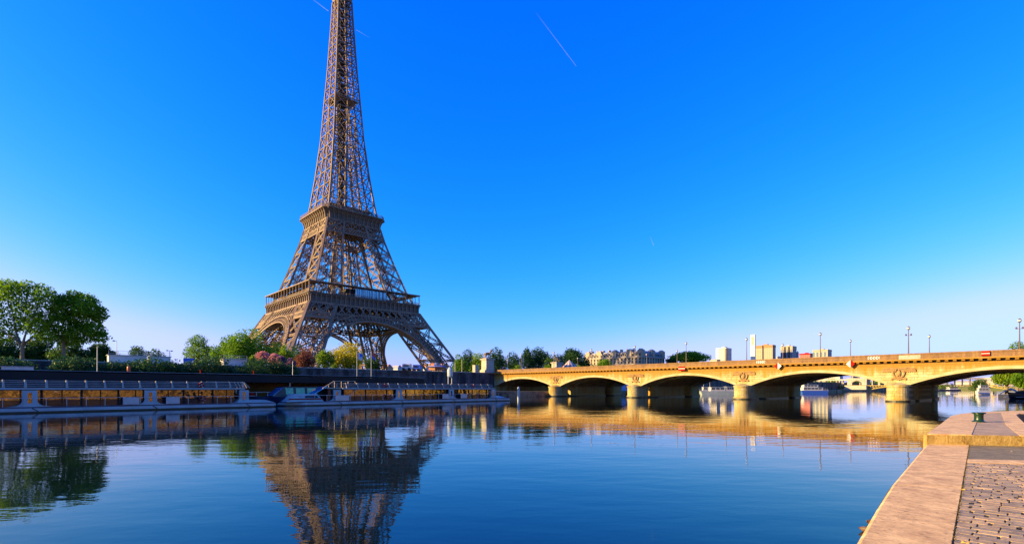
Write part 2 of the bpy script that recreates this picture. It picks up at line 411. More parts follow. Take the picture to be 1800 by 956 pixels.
# ---------------------------------------------------------------- mesh builder
class MB:
    def __init__(s):
        s.v = []; s.f = []; s.m = []; s.cur = 0
    def quad(s, *pts):
        n = len(s.v)
        s.v += [tuple(p) for p in pts]
        s.f.append(tuple(range(n, n + len(pts)))); s.m.append(s.cur)
    def hexa(s, p):
        """eight corners: bottom ring then top ring"""
        n = len(s.v)
        s.v += [tuple(q) for q in p]
        for f in ((3, 2, 1, 0), (4, 5, 6, 7), (0, 1, 5, 4), (1, 2, 6, 5), (2, 3, 7, 6), (3, 0, 4, 7)):
            s.f.append(tuple(n + i for i in f)); s.m.append(s.cur)
    def box(s, x0, x1, y0, y1, z0, z1):
        s.hexa([(x0, y0, z0), (x1, y0, z0), (x1, y1, z0), (x0, y1, z0), (x0, y0, z1), (x1, y0, z1), (x1, y1, z1), (x0, y1, z1)])
    def beam(s, p, q, w=0.3, h=None, up=None):
        p = Vector(p); q = Vector(q)
        h = h or w
        d = q - p
        if d.length < 1e-6:
            return
        d.normalize()
        u = Vector(up) if up else (Vector((0, 0, 1)) if abs(d.z) < 0.95 else Vector((1, 0, 0)))
        sx = d.cross(u).normalized() * (w / 2)
        sy = sx.cross(d).normalized() * (h / 2)
        s.hexa([p - sx - sy, p + sx - sy, p + sx + sy, p - sx + sy, q - sx - sy, q + sx - sy, q + sx + sy, q - sx + sy])
    def tube(s, p, q, r0, r1=None, n=8, cap=True):
        p = Vector(p); q = Vector(q)
        r1 = r0 if r1 is None else r1
        d = (q - p)
        if d.length < 1e-6:
            return
        d.normalize()
        u = Vector((0, 0, 1)) if abs(d.z) < 0.95 else Vector((1, 0, 0))
        a = d.cross(u).normalized(); b = a.cross(d).normalized()
        k = len(s.v)
        for c, r in ((p, r0), (q, r1)):
            for i in range(n):
                an = 2 * math.pi * i / n
                s.v.append(tuple(c + a * (r * math.cos(an)) + b * (r * math.sin(an))))
        for i in range(n):
            j = (i + 1) % n
            s.f.append((k + i, k + j, k + n + j, k + n + i)); s.m.append(s.cur)
        if cap:
            s.f.append(tuple(k + i for i in reversed(range(n)))); s.m.append(s.cur)
            s.f.append(tuple(k + n + i for i in range(n))); s.m.append(s.cur)
    def path(s, pts, radii, n=8):
        for i in range(len(pts) - 1):
            s.tube(pts[i], pts[i + 1], radii[i], radii[i + 1], n, True)
    def lathe(s, prof, c=(0, 0, 0), n=16):
        k = len(s.v)
        for r, z in prof:
            for i in range(n):
                an = 2 * math.pi * i / n
                s.v.append((c[0] + r * math.cos(an), c[1] + r * math.sin(an), c[2] + z))
        for a in range(len(prof) - 1):
            for i in range(n):
                j = (i + 1) % n
                s.f.append((k + a * n + i, k + a * n + j, k + (a + 1) * n + j, k + (a + 1) * n + i)); s.m.append(s.cur)
        s.f.append(tuple(k + i for i in reversed(range(n)))); s.m.append(s.cur)
        e = k + (len(prof) - 1) * n
        s.f.append(tuple(e + i for i in range(n))); s.m.append(s.cur)
    def prism(s, poly, z0, z1):
        n = len(poly); k = len(s.v)
        s.v += [(p[0], p[1], z0) for p in poly] + [(p[0], p[1], z1) for p in poly]
        s.f.append(tuple(k + i for i in reversed(range(n)))); s.m.append(s.cur)
        s.f.append(tuple(k + n + i for i in range(n))); s.m.append(s.cur)
        for i in range(n):
            j = (i + 1) % n
            s.f.append((k + i, k + j, k + n + j, k + n + i)); s.m.append(s.cur)
    def slab(s, poly3, off):
        """planar polygon given in 3D, thickened by the vector off"""
        n = len(poly3); k = len(s.v)
        off = Vector(off)
        s.v += [tuple(Vector(p)) for p in poly3] + [tuple(Vector(p) + off) for p in poly3]
        s.f.append(tuple(k + i for i in reversed(range(n)))); s.m.append(s.cur)
        s.f.append(tuple(k + n + i for i in range(n))); s.m.append(s.cur)
        for i in range(n):
            j = (i + 1) % n
            s.f.append((k + i, k + j, k + n + j, k + n + i)); s.m.append(s.cur)
    def torus(s, c, R0, r, axis='x', n=20, k=8):
        st = len(s.v)
        for i in range(n):
            a = 2 * math.pi * i / n
            for j in range(k):
                b = 2 * math.pi * j / k
                rr = R0 + r * math.cos(b)
                x, y, z = rr * math.cos(a), rr * math.sin(a), r * math.sin(b)
                p = {'z': (x, y, z), 'x': (z, x, y), 'y': (x, z, y)}[axis]
                s.v.append((c[0] + p[0], c[1] + p[1], c[2] + p[2]))
        for i in range(n):
            for j in range(k):
                s.f.append((st + i * k + j, st + ((i + 1) % n) * k + j, st + ((i + 1) % n) * k + (j + 1) % k, st + i * k + (j + 1) % k)); s.m.append(s.cur)
    def ball(s, c, r, n=10, sq=(1, 1, 1)):
        k = len(s.v); rows = max(4, n // 2)
        for a in range(rows + 1):
            ph = math.pi * a / rows
            for i in range(n):
                an = 2 * math.pi * i / n
                s.v.append((c[0] + r * sq[0] * math.sin(ph) * math.cos(an), c[1] + r * sq[1] * math.sin(ph) * math.sin(an), c[2] - r * sq[2] * math.cos(ph)))
        for a in range(rows):
            for i in range(n):
                j = (i + 1) % n
                s.f.append((k + a * n + i, k + a * n + j, k + (a + 1) * n + j, k + (a + 1) * n + i)); s.m.append(s.cur)
    def build(s, name, mats, parent=None, smooth=False, loc=None):
        """link as ONE mesh object; with loc, the vertices are given relative to loc"""
        me = bpy.data.meshes.new(name)
        me.from_pydata(s.v, [], s.f)
        if not isinstance(mats, (list, tuple)):
            mats = [mats]
        for m in mats:
            me.materials.append(m)
        if len(mats) > 1:
            me.polygons.foreach_set('material_index', s.m)
        if smooth:
            me.polygons.foreach_set('use_smooth', [True] * len(me.polygons))
        me.update()
        o = bpy.data.objects.new(name, me)
        col.objects.link(o)
        if parent is not None:
            o.parent = parent
        if loc is not None:
            o.location = loc
        return o

def tag(o, label=None, cat=None, group=None, kind=None):
    if label: o['label'] = label
    if cat: o['category'] = cat
    if group: o['group'] = group
    if kind: o['kind'] = kind
    return o

def thing(name, label, cat, loc=(0, 0, 0), rz=0.0, group=None):
    o = bpy.data.objects.new(name, None)
    col.objects.link(o)
    o.location = loc
    o.rotation_euler = (0, 0, rz)
    o.empty_display_size = 0.3
    return tag(o, label, cat, group)

def structure(o):
    o['kind'] = 'structure'
    return o

def dup(root, loc, rz=None, label=None, group=None, scale=None):
    r = root.copy(); col.objects.link(r)
    r.location = loc
    if rz is not None: r.rotation_euler = (0, 0, rz)
    if scale: r.scale = scale
    if label: r['label'] = label
    if group: r['group'] = group
    for ch in list(root.children):
        c = ch.copy(); col.objects.link(c); c.parent = r
        for g in list(ch.children):
            d = g.copy(); col.objects.link(d); d.parent = c
    return r

def interp(z, tab):
    if z <= tab[0][0]:
        return tab[0][1]
    for (z0, h0), (z1, h1) in zip(tab, tab[1:]):
        if z <= z1:
            return h0 + (h1 - h0) * (z - z0) / (z1 - z0)
    return tab[-1][1]

# ================================================================ SETTING
b_ = MB(); b_.quad((-9000, -9000, 0), (9000, -9000, 0), (9000, 9000, 0), (-9000, 9000, 0))
structure(b_.build('water', M['water']))
GZ = 8.6
WX = 184.7          # face of the left bank wall
b_ = MB(); b_.box(-9000, WX - 0.6, -9000, 9000, -3, GZ)
structure(b_.build('ground', M['earth']))
b_ = MB(); b_.box(354, 9000, -9000, 9000, -3, GZ)
structure(b_.build('ground_opposite', M['earth']))
# the river bends away beyond the far bridge
b_ = MB(); b_.box(WX - 0.7, 354.1, 1150, 9000, -3, 7.5)
structure(b_.build('far_bank', M['earth']))
# low quay of the left bank, in front of its wall
b_ = MB(); b_.box(WX, 214, -700, 900, -3, 1.7)
structure(b_.build('low_quay', M['quay_stone']))
b_ = MB(); b_.box(WX, 213.5, -700, 900, 1.70, 1.712)
structure(b_.build('quay_road', M['asphalt']))

# left bank wall (two stretches with different faces)
def bank_wall(y0, y1, label, stepped):
    t = thing('quay_wall', label, 'wall', (WX, (y0 + y1) / 2, 0), group='stretches of the left bank quay wall')
    h = (y1 - y0) / 2
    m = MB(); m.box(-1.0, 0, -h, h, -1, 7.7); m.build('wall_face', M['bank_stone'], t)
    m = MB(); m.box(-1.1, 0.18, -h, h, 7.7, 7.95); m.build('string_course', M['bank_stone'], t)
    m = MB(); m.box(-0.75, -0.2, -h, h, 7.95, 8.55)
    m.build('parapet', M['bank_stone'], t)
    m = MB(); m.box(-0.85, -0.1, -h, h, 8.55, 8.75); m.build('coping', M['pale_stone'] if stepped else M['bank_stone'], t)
    m = MB()
    y = -h + 3
    while y < h - 2:
        m.box(0.0, 0.35, y, y + 1.1, -1, 7.7)
        y += 14.0
    m.build('buttress', M['bank_stone'], t)
bank_wall(-700, -24.8, 'dark stone quay wall on the left bank running upstream from the stone bridge', True)
bank_wall(11.6, 900, 'dark stone quay wall on the left bank running downstream from the stone bridge', False)

# right bank wall behind and beside the camera
for y0, y1, lab in ((-420, -24.8, 'sunlit stone quay wall behind the low quay, upstream of the bridge'), (11.6, 1150, 'stone quay wall under the trees on the right bank, downstream of the bridge')):
    t = thing('quay_wall', lab, 'wall', (354, (y0 + y1) / 2, 0), group='stretches of the right bank quay wall')
    h = (y1 - y0) / 2
    m = MB(); m.box(-0.3, 1.0, -h, h, -1, 8.0); m.build('wall_face', M['quay_stone'], t)
    m = MB(); m.box(-0.5, 0.4, -h, h, 8.0, 8.3); m.build('coping', M['pale_stone'], t)
    m = MB(); m.box(-0.2, 0.2, -h, h, 8.3, 9.3); m.build('parapet', M['quay_stone'], t)
b_ = MB(); b_.box(338, 353.6, 20, 1150, -3, 1.3)
structure(b_.build('low_quay_opposite', M['quay_stone']))

# ---------------------------------------------------------------- foreground quay
QL, QU = 1.16, 1.44
E1 = (RGT - FWD * 0.2).normalized()           # the stone joints run this way
E2 = Vector((-E1.y, E1.x, 0))
if E2.dot(FWD) < 0: E2 = -E2
S0 = G(1628.5, 780.2, QL)                       # foot of the step at the water's edge
ea = G(1503, 956, QL); eb = G(1560, 860, QL)
back = ea + (ea - eb).normalized() * 40
sa = G(1672, 956, QL); sb = G(1703.5, 781.5, QL)
sback = sa + (sa - sb).normalized() * 40
def on_step(s, d=0.0):
    p = S0 + E1 * s + E2 * d
    return Vector((p.x, p.y, 0))
def lerp_line(pts, d):
    """point on a polyline at coordinate d along E2 measured from the step"""
    for p, q in zip(pts, pts[1:]):
        dp = (p - S0).dot(E2); dq = (q - S0).dot(E2)
        if min(dp, dq) - 1e-6 <= d <= max(dp, dq) + 1e-6:
            f = (d - dp) / (dq - dp)
            return p.lerp(q, f)
    return pts[0].lerp(pts[-1], 0.5)
edge = [Vector((p.x, p.y, 0)) for p in (back, ea, eb, S0)]
seam = [Vector((p.x, p.y, 0)) for p in (sback, sa, sb)]
seam[-1] = seam[-2] + (seam[-1] - seam[-2]) * ((0 - (seam[-2] - S0).dot(E2)) / ((seam[-1] - S0).dot(E2) - (seam[-2] - S0).dot(E2)))
# body of the low quay
body = MB()
far_r = on_step(24.0)
body.prism([(back.x, back.y), (ea.x, ea.y), (eb.x, eb.y), (S0.x, S0.y), (far_r.x, far_r.y), (356, -60), (356, -240)][::1], -3.0, QL - 0.03)
structure(body.build('quay', M['quay_stone']))
# coping blocks along the water
cop = MB()
ds = [0.0, -2.55, -4.9, -6.75, -8.5, -10.3, -12.2, -14.4, -16.6, -19, -22]
for d0, d1 in zip(ds, ds[1:]):
    a, c = lerp_line(edge, d0 - 0.002), lerp_line(edge, d1 + 0.002)
    e, f = lerp_line(seam, d1 + 0.002), lerp_line(seam, d0 - 0.002)
    dz = random.uniform(-0.0018, 0.0018)
    out = (a - f).normalized()
    # chamfered water edge, then the flat top
    top = QL + dz
    cham = 0.045
    a2, c2 = a - out * cham, c - out * cham
    cop.hexa([(c.x, c.y, QL - 0.5), (e.x, e.y, QL - 0.5), (f.x, f.y, QL - 0.5), (a.x, a.y, QL - 0.5),
              (c.x, c.y, top - 0.03), (e.x, e.y, top - 0.03), (f.x, f.y, top - 0.03), (a.x, a.y, top - 0.03)])
    cop.hexa([(c.x, c.y, top - 0.03), (e.x, e.y, top - 0.03), (f.x, f.y, top - 0.03), (a.x, a.y, top - 0.03),
              (c2.x, c2.y, top), (e.x, e.y, top), (f.x, f.y, top), (a2.x, a2.y, top)])
structure(cop.build('quay_coping', M['coping']))
# mortar bed under the setts
bed = MB()
r0 = on_step(22.0); r1 = on_step(22.0, -22)
bl = lerp_line(seam, -22)
q0 = lerp_line(seam, 0)
bed.prism([(bl.x, bl.y), (r1.x, r1.y), (r0.x, r0.y), (q0.x, q0.y)], QL - 0.06, QL - 0.0085)
structure(bed.build('quay_bed', M['sand']))
# mossy slab at the foot of the step and the pale strip in front of it
D_SL = -1.0 * (S0 - G(1705, 807.5, QL)).dot(E2) * -1.0
D_SL = (G(1703, 806.5, QL) - S0).dot(E2)
D_ST = (G(1703, 812.5, QL) - S0).dot(E2)
sl = MB()
p0, p1 = lerp_line(seam, -0.005), lerp_line(seam, D_SL)
gap = 0.02
def sP(p, s): return p + E1 * s
W_ = 14.0
sl.prism([((p1 + E1 * gap).x, (p1 + E1 * gap).y), ((p1 + E1 * W_).x, (p1 + E1 * W_).y), ((p0 + E1 * W_).x, (p0 + E1 * W_).y), ((p0 + E1 * gap).x, (p0 + E1 * gap).y)], QL - 0.03, QL - 0.002)
structure(sl.build('quay_slab', M['mossy']))
st = MB()
s_ = 0.0
while s_ < W_:
    p0, p1 = lerp_line(seam, D_SL - 0.006), lerp_line(seam, D_ST)
    L = 1.25
    aa, bb = s_ + gap, min(s_ + L, W_)
    st.prism([((p1 + E1 * aa).x, (p1 + E1 * aa).y), ((p1 + E1 * bb).x, (p1 + E1 * bb).y), ((p0 + E1 * bb).x, (p0 + E1 * bb).y), ((p0 + E1 * aa).x, (p0 + E1 * aa).y)], QL - 0.03, QL + 0.003)
    s_ += L
structure(st.build('quay_strip', M['coping']))
# setts: each stone is a chamfered, slightly tilted block
setts = MB()
holes = MB()
def seam_x(y):
    """x of the seam beside the setts at river coordinate y"""
    p, q = (seam[0], seam[1]) if y < seam[1].y else (seam[1], seam[2])
    return p.x + (q.x - p.x) * (y - p.y) / (q.y - p.y)
yy = seam[2].y + 1.0
row = 0
while yy > -152.6:
    y1_ = yy
    y0_ = yy - random.uniform(0.14, 0.18)
    off = seam_x((y0_ + y1_) / 2) + 0.014
    s_ = off
    first = True
    while s_ < off + 5.0:
        Lg = random.uniform(0.17, 0.27)
        if first:
            Lg *= 1.0 if row % 2 else 0.55
            first = False
        wide = random.random() < 0.22
        gap_ = random.uniform(0.018, 0.036) if wide else random.uniform(0.003, 0.007)
        gy = random.uniform(0.0015, 0.003)
        ch = random.uniform(0.002, 0.004)
        z = QL - 0.005 + random.uniform(-0.0012, 0.0012)
        tl = random.uniform(-0.0012, 0.0012); tm = random.uniform(-0.0012, 0.0012)
        wob = [random.uniform(0, 0.009) for _ in range(8)]
        x0, x1, y0, y1 = s_, s_ + Lg - gap_, y0_ + gy, y1_ - gy
        q = [(x0 + wob[0], y0 + wob[1] * .6), (x1 - wob[2], y0 + wob[3] * .6), (x1 - wob[4], y1 - wob[5] * .6), (x0 + wob[6], y1 - wob[7] * .6)]
        mx_, my_ = (x0 + x1) / 2, (y0 + y1) / 2
        hs_ = (-tl, tm, tl, -tm)
        lowr = [(a_, b__, QL - 0.05) for a_, b__ in q]
        mid = [(a_, b__, z - ch + h_) for (a_, b__), h_ in zip(q, hs_)]
        topc = [(a_ + (ch if a_ < mx_ else -ch), b__ + (ch if b__ < my_ else -ch), z + h_) for (a_, b__), h_ in zip(q, hs_)]
        setts.cur = random.choice((0, 0, 1, 1, 2))
        setts.hexa(lowr + mid)
        setts.hexa(mid + topc)
        if wide:
            hx = s_ + Lg - gap_ / 2
            r0_, r1_ = gap_ * .62, random.uniform(.03, .075)
            hy = random.uniform(y0_ + .05, y1_ - .04)
            pts = []
            for k_ in range(9):
                an = 2 * math.pi * k_ / 9
                f_ = random.uniform(.75, 1.2)
                pts.append((hx + r0_ * f_ * math.cos(an), hy + r1_ * f_ * math.sin(an)))
            holes.prism(pts, QL - 0.0084, QL - 0.0065)  # flat dark disc stands in for the shade inside an open joint
        s_ += Lg
    yy = y0_
    row += 1
structure(setts.build('quay_setts', [M['sett'], M['sett_grey'], M['sett_warm']]))
structure(holes.build('quay_hole_shade', mat('hole_shade', (0.012, 0.009, 0.006), 1.0, (0.03, 0.02, 0.012), 30)))  # near-black colour carries the depth shade of the washed-out holes

# upper quay: a mole between the river and a small dock
U = lambda x, y: Vector((G(x, y, QU).x, G(x, y, QU).y, 0))
u_edge = [U(1655, 743.5), U(1672, 730.5), U(1690, 726.6), U(1725, 723.6), U(1800, 721.2)]
u_far = [U(1800, 721.2) + RGT * 6 + FWD * 1.2]
inner = [U(1786, 728.2), U(1789, 732.2), U(1800, 742.5)]
tipr = U(1792, 726.4)
outer_poly = u_edge + [U(1800, 721.2) + RGT * 9 - FWD * 0.3]
dock_far = U(1800, 726.0) + RGT * 9
inn2 = inner[2] + (inner[2] - inner[1]) * 0.9
step_r = on_step(2.0 + 12.0, 0)
up = MB()
# west arm (river side) : from the step to the tip, left of the dock
foot_l = on_step(0.0, 0.0)
armpoly = [(p.x, p.y) for p in [foot_l] + u_edge[0:5] + [U(1800, 721.2) + RGT * 9, dock_far, tipr, inner[0], inner[1], inner[2], inn2, on_step(4.2, 0)]]
up.prism(armpoly, -3.0, QU - 0.03)
structure(up.build('mole', M['quay_stone']))
# step riser in two stones widths
rs = MB()
for k, (s0, s1) in enumerate(((0.0, 0.62), (0.626, 1.03), (1.036, 4.2))):
    f0, f1 = on_step(s0, -0.02), on_step(s1, -0.02)
    g0, g1 = on_step(s0, 0.14), on_step(s1, 0.14)
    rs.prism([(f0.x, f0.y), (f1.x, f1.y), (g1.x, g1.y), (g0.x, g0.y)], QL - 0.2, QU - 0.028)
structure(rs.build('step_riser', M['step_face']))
# top surfaces of the mole
seam_u = [U(1711.5, 763.8), U(1715, 746), U(1719, 733), U(1728, 726.6)]
t1 = MB()
lp = [on_step(0.0, -0.02)] + u_edge[0:4] + [seam_u[3], seam_u[2], seam_u[1], seam_u[0]]
lp[-1] = on_step((seam_u[0] - S0).dot(E1), -0.02)
t1.prism([(p.x, p.y) for p in lp], QU - 0.028, QU)
e9 = U(1800, 721.2) + RGT * 9
t1.prism([(p.x, p.y) for p in [u_edge[3], u_edge[4], e9, dock_far, tipr, U(1760, 725.4), seam_u[3]]], QU - 0.028, QU - 0.001)
s2 = [U(1774, 762.5), U(1768, 745), U(1762, 731), U(1760, 725.4)]
s2[0] = on_step((s2[0] - S0).dot(E1), -0.02)
t1.prism([(p.x, p.y) for p in [s2[0], s2[1], s2[2], s2[3], tipr, inner[0], inner[1], inner[2], inn2, on_step(4.2, -0.02)][::-1]], QU - 0.028, QU - 0.002)
structure(t1.build('mole_coping', M['coping']))
t2 = MB()
mid_poly = [lp[-1], seam_u[1], seam_u[2], seam_u[3], s2[3], s2[2], s2[1], s2[0]]
t2.prism([(p.x, p.y) for p in mid_poly][::-1], QU - 0.028, QU - 0.010)
structure(t2.build('mole_paving', M['sett']))

# weeds in the seam between coping and setts
wd = MB()
for k in range(650):
    dd = random.uniform(-11.5, -0.3)
    p = lerp_line(seam, dd) + E1 * random.uniform(0.0, 0.03)
    r = random.uniform(0.005, 0.017)
    an = random.uniform(0, 6.28)
    wd.quad((p.x, p.y, QL - 0.01), (p.x + r * math.cos(an), p.y + r * math.sin(an), QL + r * random.uniform(.1, .9)), (p.x + r * math.cos(an + 1), p.y + r * math.sin(an + 1), QL + r * .3))
tag(wd.build('weeds', mat('weed', (0.05, 0.05, 0.012), 0.9, (0.11, 0.075, 0.02), 20)), 'dry moss and weeds in the seam between pale coping and setts', 'weeds', kind='stuff')
def fallen_leaf(px, py, zq, lab, c):
    p = G(px, py, zq)
    m = MB()
    an = random.uniform(0, 6)
    pts = []
    for k in range(8):
        a = an + k * math.pi / 4
        r = 0.045 if k % 2 == 0 else 0.024
        pts.append((r * math.cos(a), r * math.sin(a), 0.012 + 0.008 * (k % 3)))
    m.slab(pts, (0, 0, 0.003))
    tag(m.build('fallen_leaf', c, None, loc=(p.x, p.y, zq)), lab, 'leaf', 'fallen leaves on the quay')
yl = mat('yellow_leaf', (0.55, 0.30, 0.02), 0.7, (0.6, 0.4, 0.04), 20)
fallen_leaf(1693.5, 861.5, QL, 'small yellow fallen leaf on the setts right beside the coping seam', yl)
fallen_leaf(1697, 956, QL, 'orange fallen leaf on the setts closest to the viewer', yl)
fallen_leaf(1731, 781, QL, 'brown fallen leaf on the mossy slab close under the step', M['joint'])
fallen_leaf(1779.5, 794, QL, 'pale fallen leaf lying in the middle of the mossy slab', M['cream'])

# mooring bollard
bp = G(1720.5, 741.0, QU)
t = thing('mooring_bollard', 'short green cast iron mooring bollard with a wide flat head on the upper quay', 'bollard', (bp.x, bp.y, QU))
m = MB(); m.lathe([(0.20, -0.002), (0.20, 0.02), (0.165, 0.035), (0.145, 0.05), (0.135, 0.10), (0.132, 0.22), (0.140, 0.27), (0.155, 0.295)], n=28); m.build('post', M['green_paint'], t, smooth=True)
m = MB(); m.lathe([(0.15, 0.293), (0.19, 0.305), (0.205, 0.318), (0.205, 0.335), (0.190, 0.347), (0.10, 0.352)], n=28); m.build('head', M['green_paint'], t, smooth=True)

# two ducks at the foot of the quay
def duck(px, py, rz, label):
    p = G(px, py, 0.0)
    t = thing('duck', label, 'duck', (p.x, p.y, 0), rz, 'ducks by the quay edge')
    t.scale = (.62, .62, .62)
    m = MB()
    prof = [(-.21, .02, .11), (-.17, .045, .095), (-.10, .085, .07), (0, .10, .06), (.09, .085, .06), (.14, .055, .085), (.155, .04, .13), (.165, .034, .17), (.185, .038, .205), (.215, .03, .215), (.245, .016, .20), (.275, .012, .193)]
    n = 12
    for i, (x, r, z) in enumerate(prof):
        for k in range(n):
            a = 2 * math.pi * k / n
            m.v.append((x, r * math.cos(a), z + r * 0.85 * math.sin(a)))
    for i in range(len(prof) - 1):
        for k in range(n):
            j = (k + 1) % n
            m.f.append((i * n + k, i * n + j, (i + 1) * n + j, (i + 1) * n + k)); m.m.append(0)
    m.f.append(tuple(range(n))); m.m.append(0)
    m.f.append(tuple((len(prof) - 1) * n + k for k in reversed(range(n)))); m.m.append(0)
    m.build('body', mat('feather', (0.22, 0.09, 0.03), 0.8, (0.08, 0.045, 0.03), 18), t, smooth=True)
    for s in (-1, 1):
        w2 = MB(); w2.slab([(-.18, s * .06, .10), (-.05, s * .098, .07), (.07, s * .090, .08), (.05, s * .07, .125), (-.08, s * .06, .14)], (0, s * 0.006, 0.004)); w2.build('wing', M['bronze'], t)
duck(1524, 934, R(20), 'brown duck on the water at the quay foot, nearer of the two')
duck(1533, 921, R(60), 'brown duck almost hidden behind the quay edge, farther of the two')
# ================================================================ IRON TOWER
HO = [(8.6, 61.5), (23, 53.4), (37, 45.8), (53, 37.3), (58.8, 34.6), (67.3, 31), (84.2, 25.5), (102.4, 20.2), (110.3, 18.4), (120.5, 16.3), (147.8, 12.7), (172, 10.3), (197.5, 8.6), (214.7, 7.3), (247, 5.5), (261, 4.8), (273, 4.4)]
HI = [(8.6, 43.8), (23.6, 36), (52.7, 21), (58, 18.5), (67.7, 14.7), (110, 7.4), (120, 5.6), (190, 0.35), (300, 0.35)]
ho = lambda z: interp(z, HO)
hi = lambda z: interp(z, HI)
tower = thing('iron_tower', 'tall brown iron lattice tower with three tapering tiers rising behind the quay trees', 'tower')

def laced(m, p, q, w=1.0, t=0.28, out=None, pitch=None):
    """open lattice bar: two rails and zigzag lacing, lying in the plane that contains out x axis"""
    p = Vector(p); q = Vector(q)
    d = q - p; L = d.length
    if L < 0.5: return
    d.normalize()
    n = Vector(out) if out else Vector((0, 0, 1))
    sx = d.cross(n)
    if sx.length < 1e-3: sx = d.cross(Vector((1, 0.3, 0)))
    sx = sx.normalized() * (w / 2)
    m.beam(p + sx, q + sx, t, t); m.beam(p - sx, q - sx, t, t)
    k = max(2, int(L / (pitch or w * 1.5)))
    for i in range(k):
        a = p + d * (L * i / k); b = p + d * (L * (i + 1) / k)
        s = 1 if i % 2 else -1
        m.beam(a + sx * s, b - sx * s, t * 0.7, t * 0.7)

def lattice_face(m, ca, cb, zs, out, w, t, chordless=True, horiz=True, fine=False):
    for z0, z1 in zip(zs, zs[1:]):
        a0, b0, a1, b1 = ca(z0), cb(z0), ca(z1), cb(z1)
        laced(m, a0, b1, w, t, out); laced(m, b0, a1, w, t, out)
        if horiz: laced(m, a1, b1, w * 0.9, t, out)
        if fine:
            ma, mb = (a0 + a1) / 2, (b0 + b1) / 2
            c0, c1 = (a0 + b0) / 2, (a1 + b1) / 2
            m.beam(ma, mb, t, t); m.beam(c0, c1, t, t)
            for u, v in ((ma, c0), (ma, c1), (mb, c0), (mb, c1)):
                m.beam(u, v, t * .8, t * .8)

def chord(fx, fy):
    return lambda z: Vector((fx(z), fy(z), z))

def make_leg(sx, sy, zs, cw, w, t, name, fine, steps=6):
    m = MB()
    cs = []
    for (ax, ay) in ((ho, ho), (ho, hi), (hi, hi), (hi, ho)):
        cs.append(chord(lambda z, f=ax: sx * f(z), lambda z, f=ay: sy * f(z)))
    outs = [(sx, 0, .4), (0, -sy, .2), (-sx, 0, .2), (0, sy, .4)]
    zz = np.linspace(zs[0], zs[-1], steps + 1)
    for c in cs:
        for a, b in zip(zz, zz[1:]):
            m.beam(c(a), c(b), cw, cw)
    for k in range(4):
        lattice_face(m, cs[k], cs[(k + 1) % 4], zs, outs[k], w, t, fine=fine and k in (0, 3))
    # diaphragms, lift rails and stairs inside the leg
    for z in zs[1:-1]:
        m.beam(cs[0](z), cs[2](z), t * 1.3, t * 1.3); m.beam(cs[1](z), cs[3](z), t * 1.3, t * 1.3)
    for f, g in ((.35, .35), (.35, .65), (.65, .35), (.65, .65)):
        fx = lambda z, f=f: sx * (hi(z) + (ho(z) - hi(z)) * f)
        fy = lambda z, g=g: sy * (hi(z) + (ho(z) - hi(z)) * g)
        c = chord(fx, fy)
        for a, b in zip(zz, zz[1:]):
            m.beam(c(a), c(b), t * 1.2, t * 1.2)
    k = int((zs[-1] - zs[0]) / 2.2)
    for i in range(k):
        z0 = zs[0] + i * 2.2
        a = .35 if i % 2 else .65
        p = Vector((sx * (hi(z0) + (ho(z0) - hi(z0)) * a), sy * (hi(z0) + (ho(z0) - hi(z0)) * .5), z0))
        z1 = z0 + 2.2
        q = Vector((sx * (hi(z1) + (ho(z1) - hi(z1)) * (1 - a)), sy * (hi(z1) + (ho(z1) - hi(z1)) * .5), z1))
        m.beam(p, q, 1.0, 0.22)
    m.build(name, M['iron'], tower)

for sx in (1, -1):
    for sy in (1, -1):
        make_leg(sx, sy, [10.5, 21.5, 32.5, 43.9, 53.0], 1.5, 1.3, 0.36, 'leg', False)
        make_leg(sx, sy, [58.8, 66, 75, 84, 93, 102.3, 110.3], 1.15, 1.0, 0.30, 'upper_leg', False)
        m = MB(); a, b = 42.5, 62.8
        xs = sorted((sx * a, sx * b)); ys = sorted((sy * a, sy * b))
        m.box(xs[0], xs[1], ys[0], ys[1], 8.5, 10.7)
        m.build('plinth', M['pale_stone'], tower)

ROT = [lambda a, b: (a, b), lambda a, b: (b, -a), lambda a, b: (-a, -b), lambda a, b: (-b, a)]
def face_pt(k, out, along, z):
    x, y = ROT[k](out, along)
    return Vector((x, y, z))
def face_dir(k):
    x, y = ROT[k](1, 0)
    return (x, y, 0)

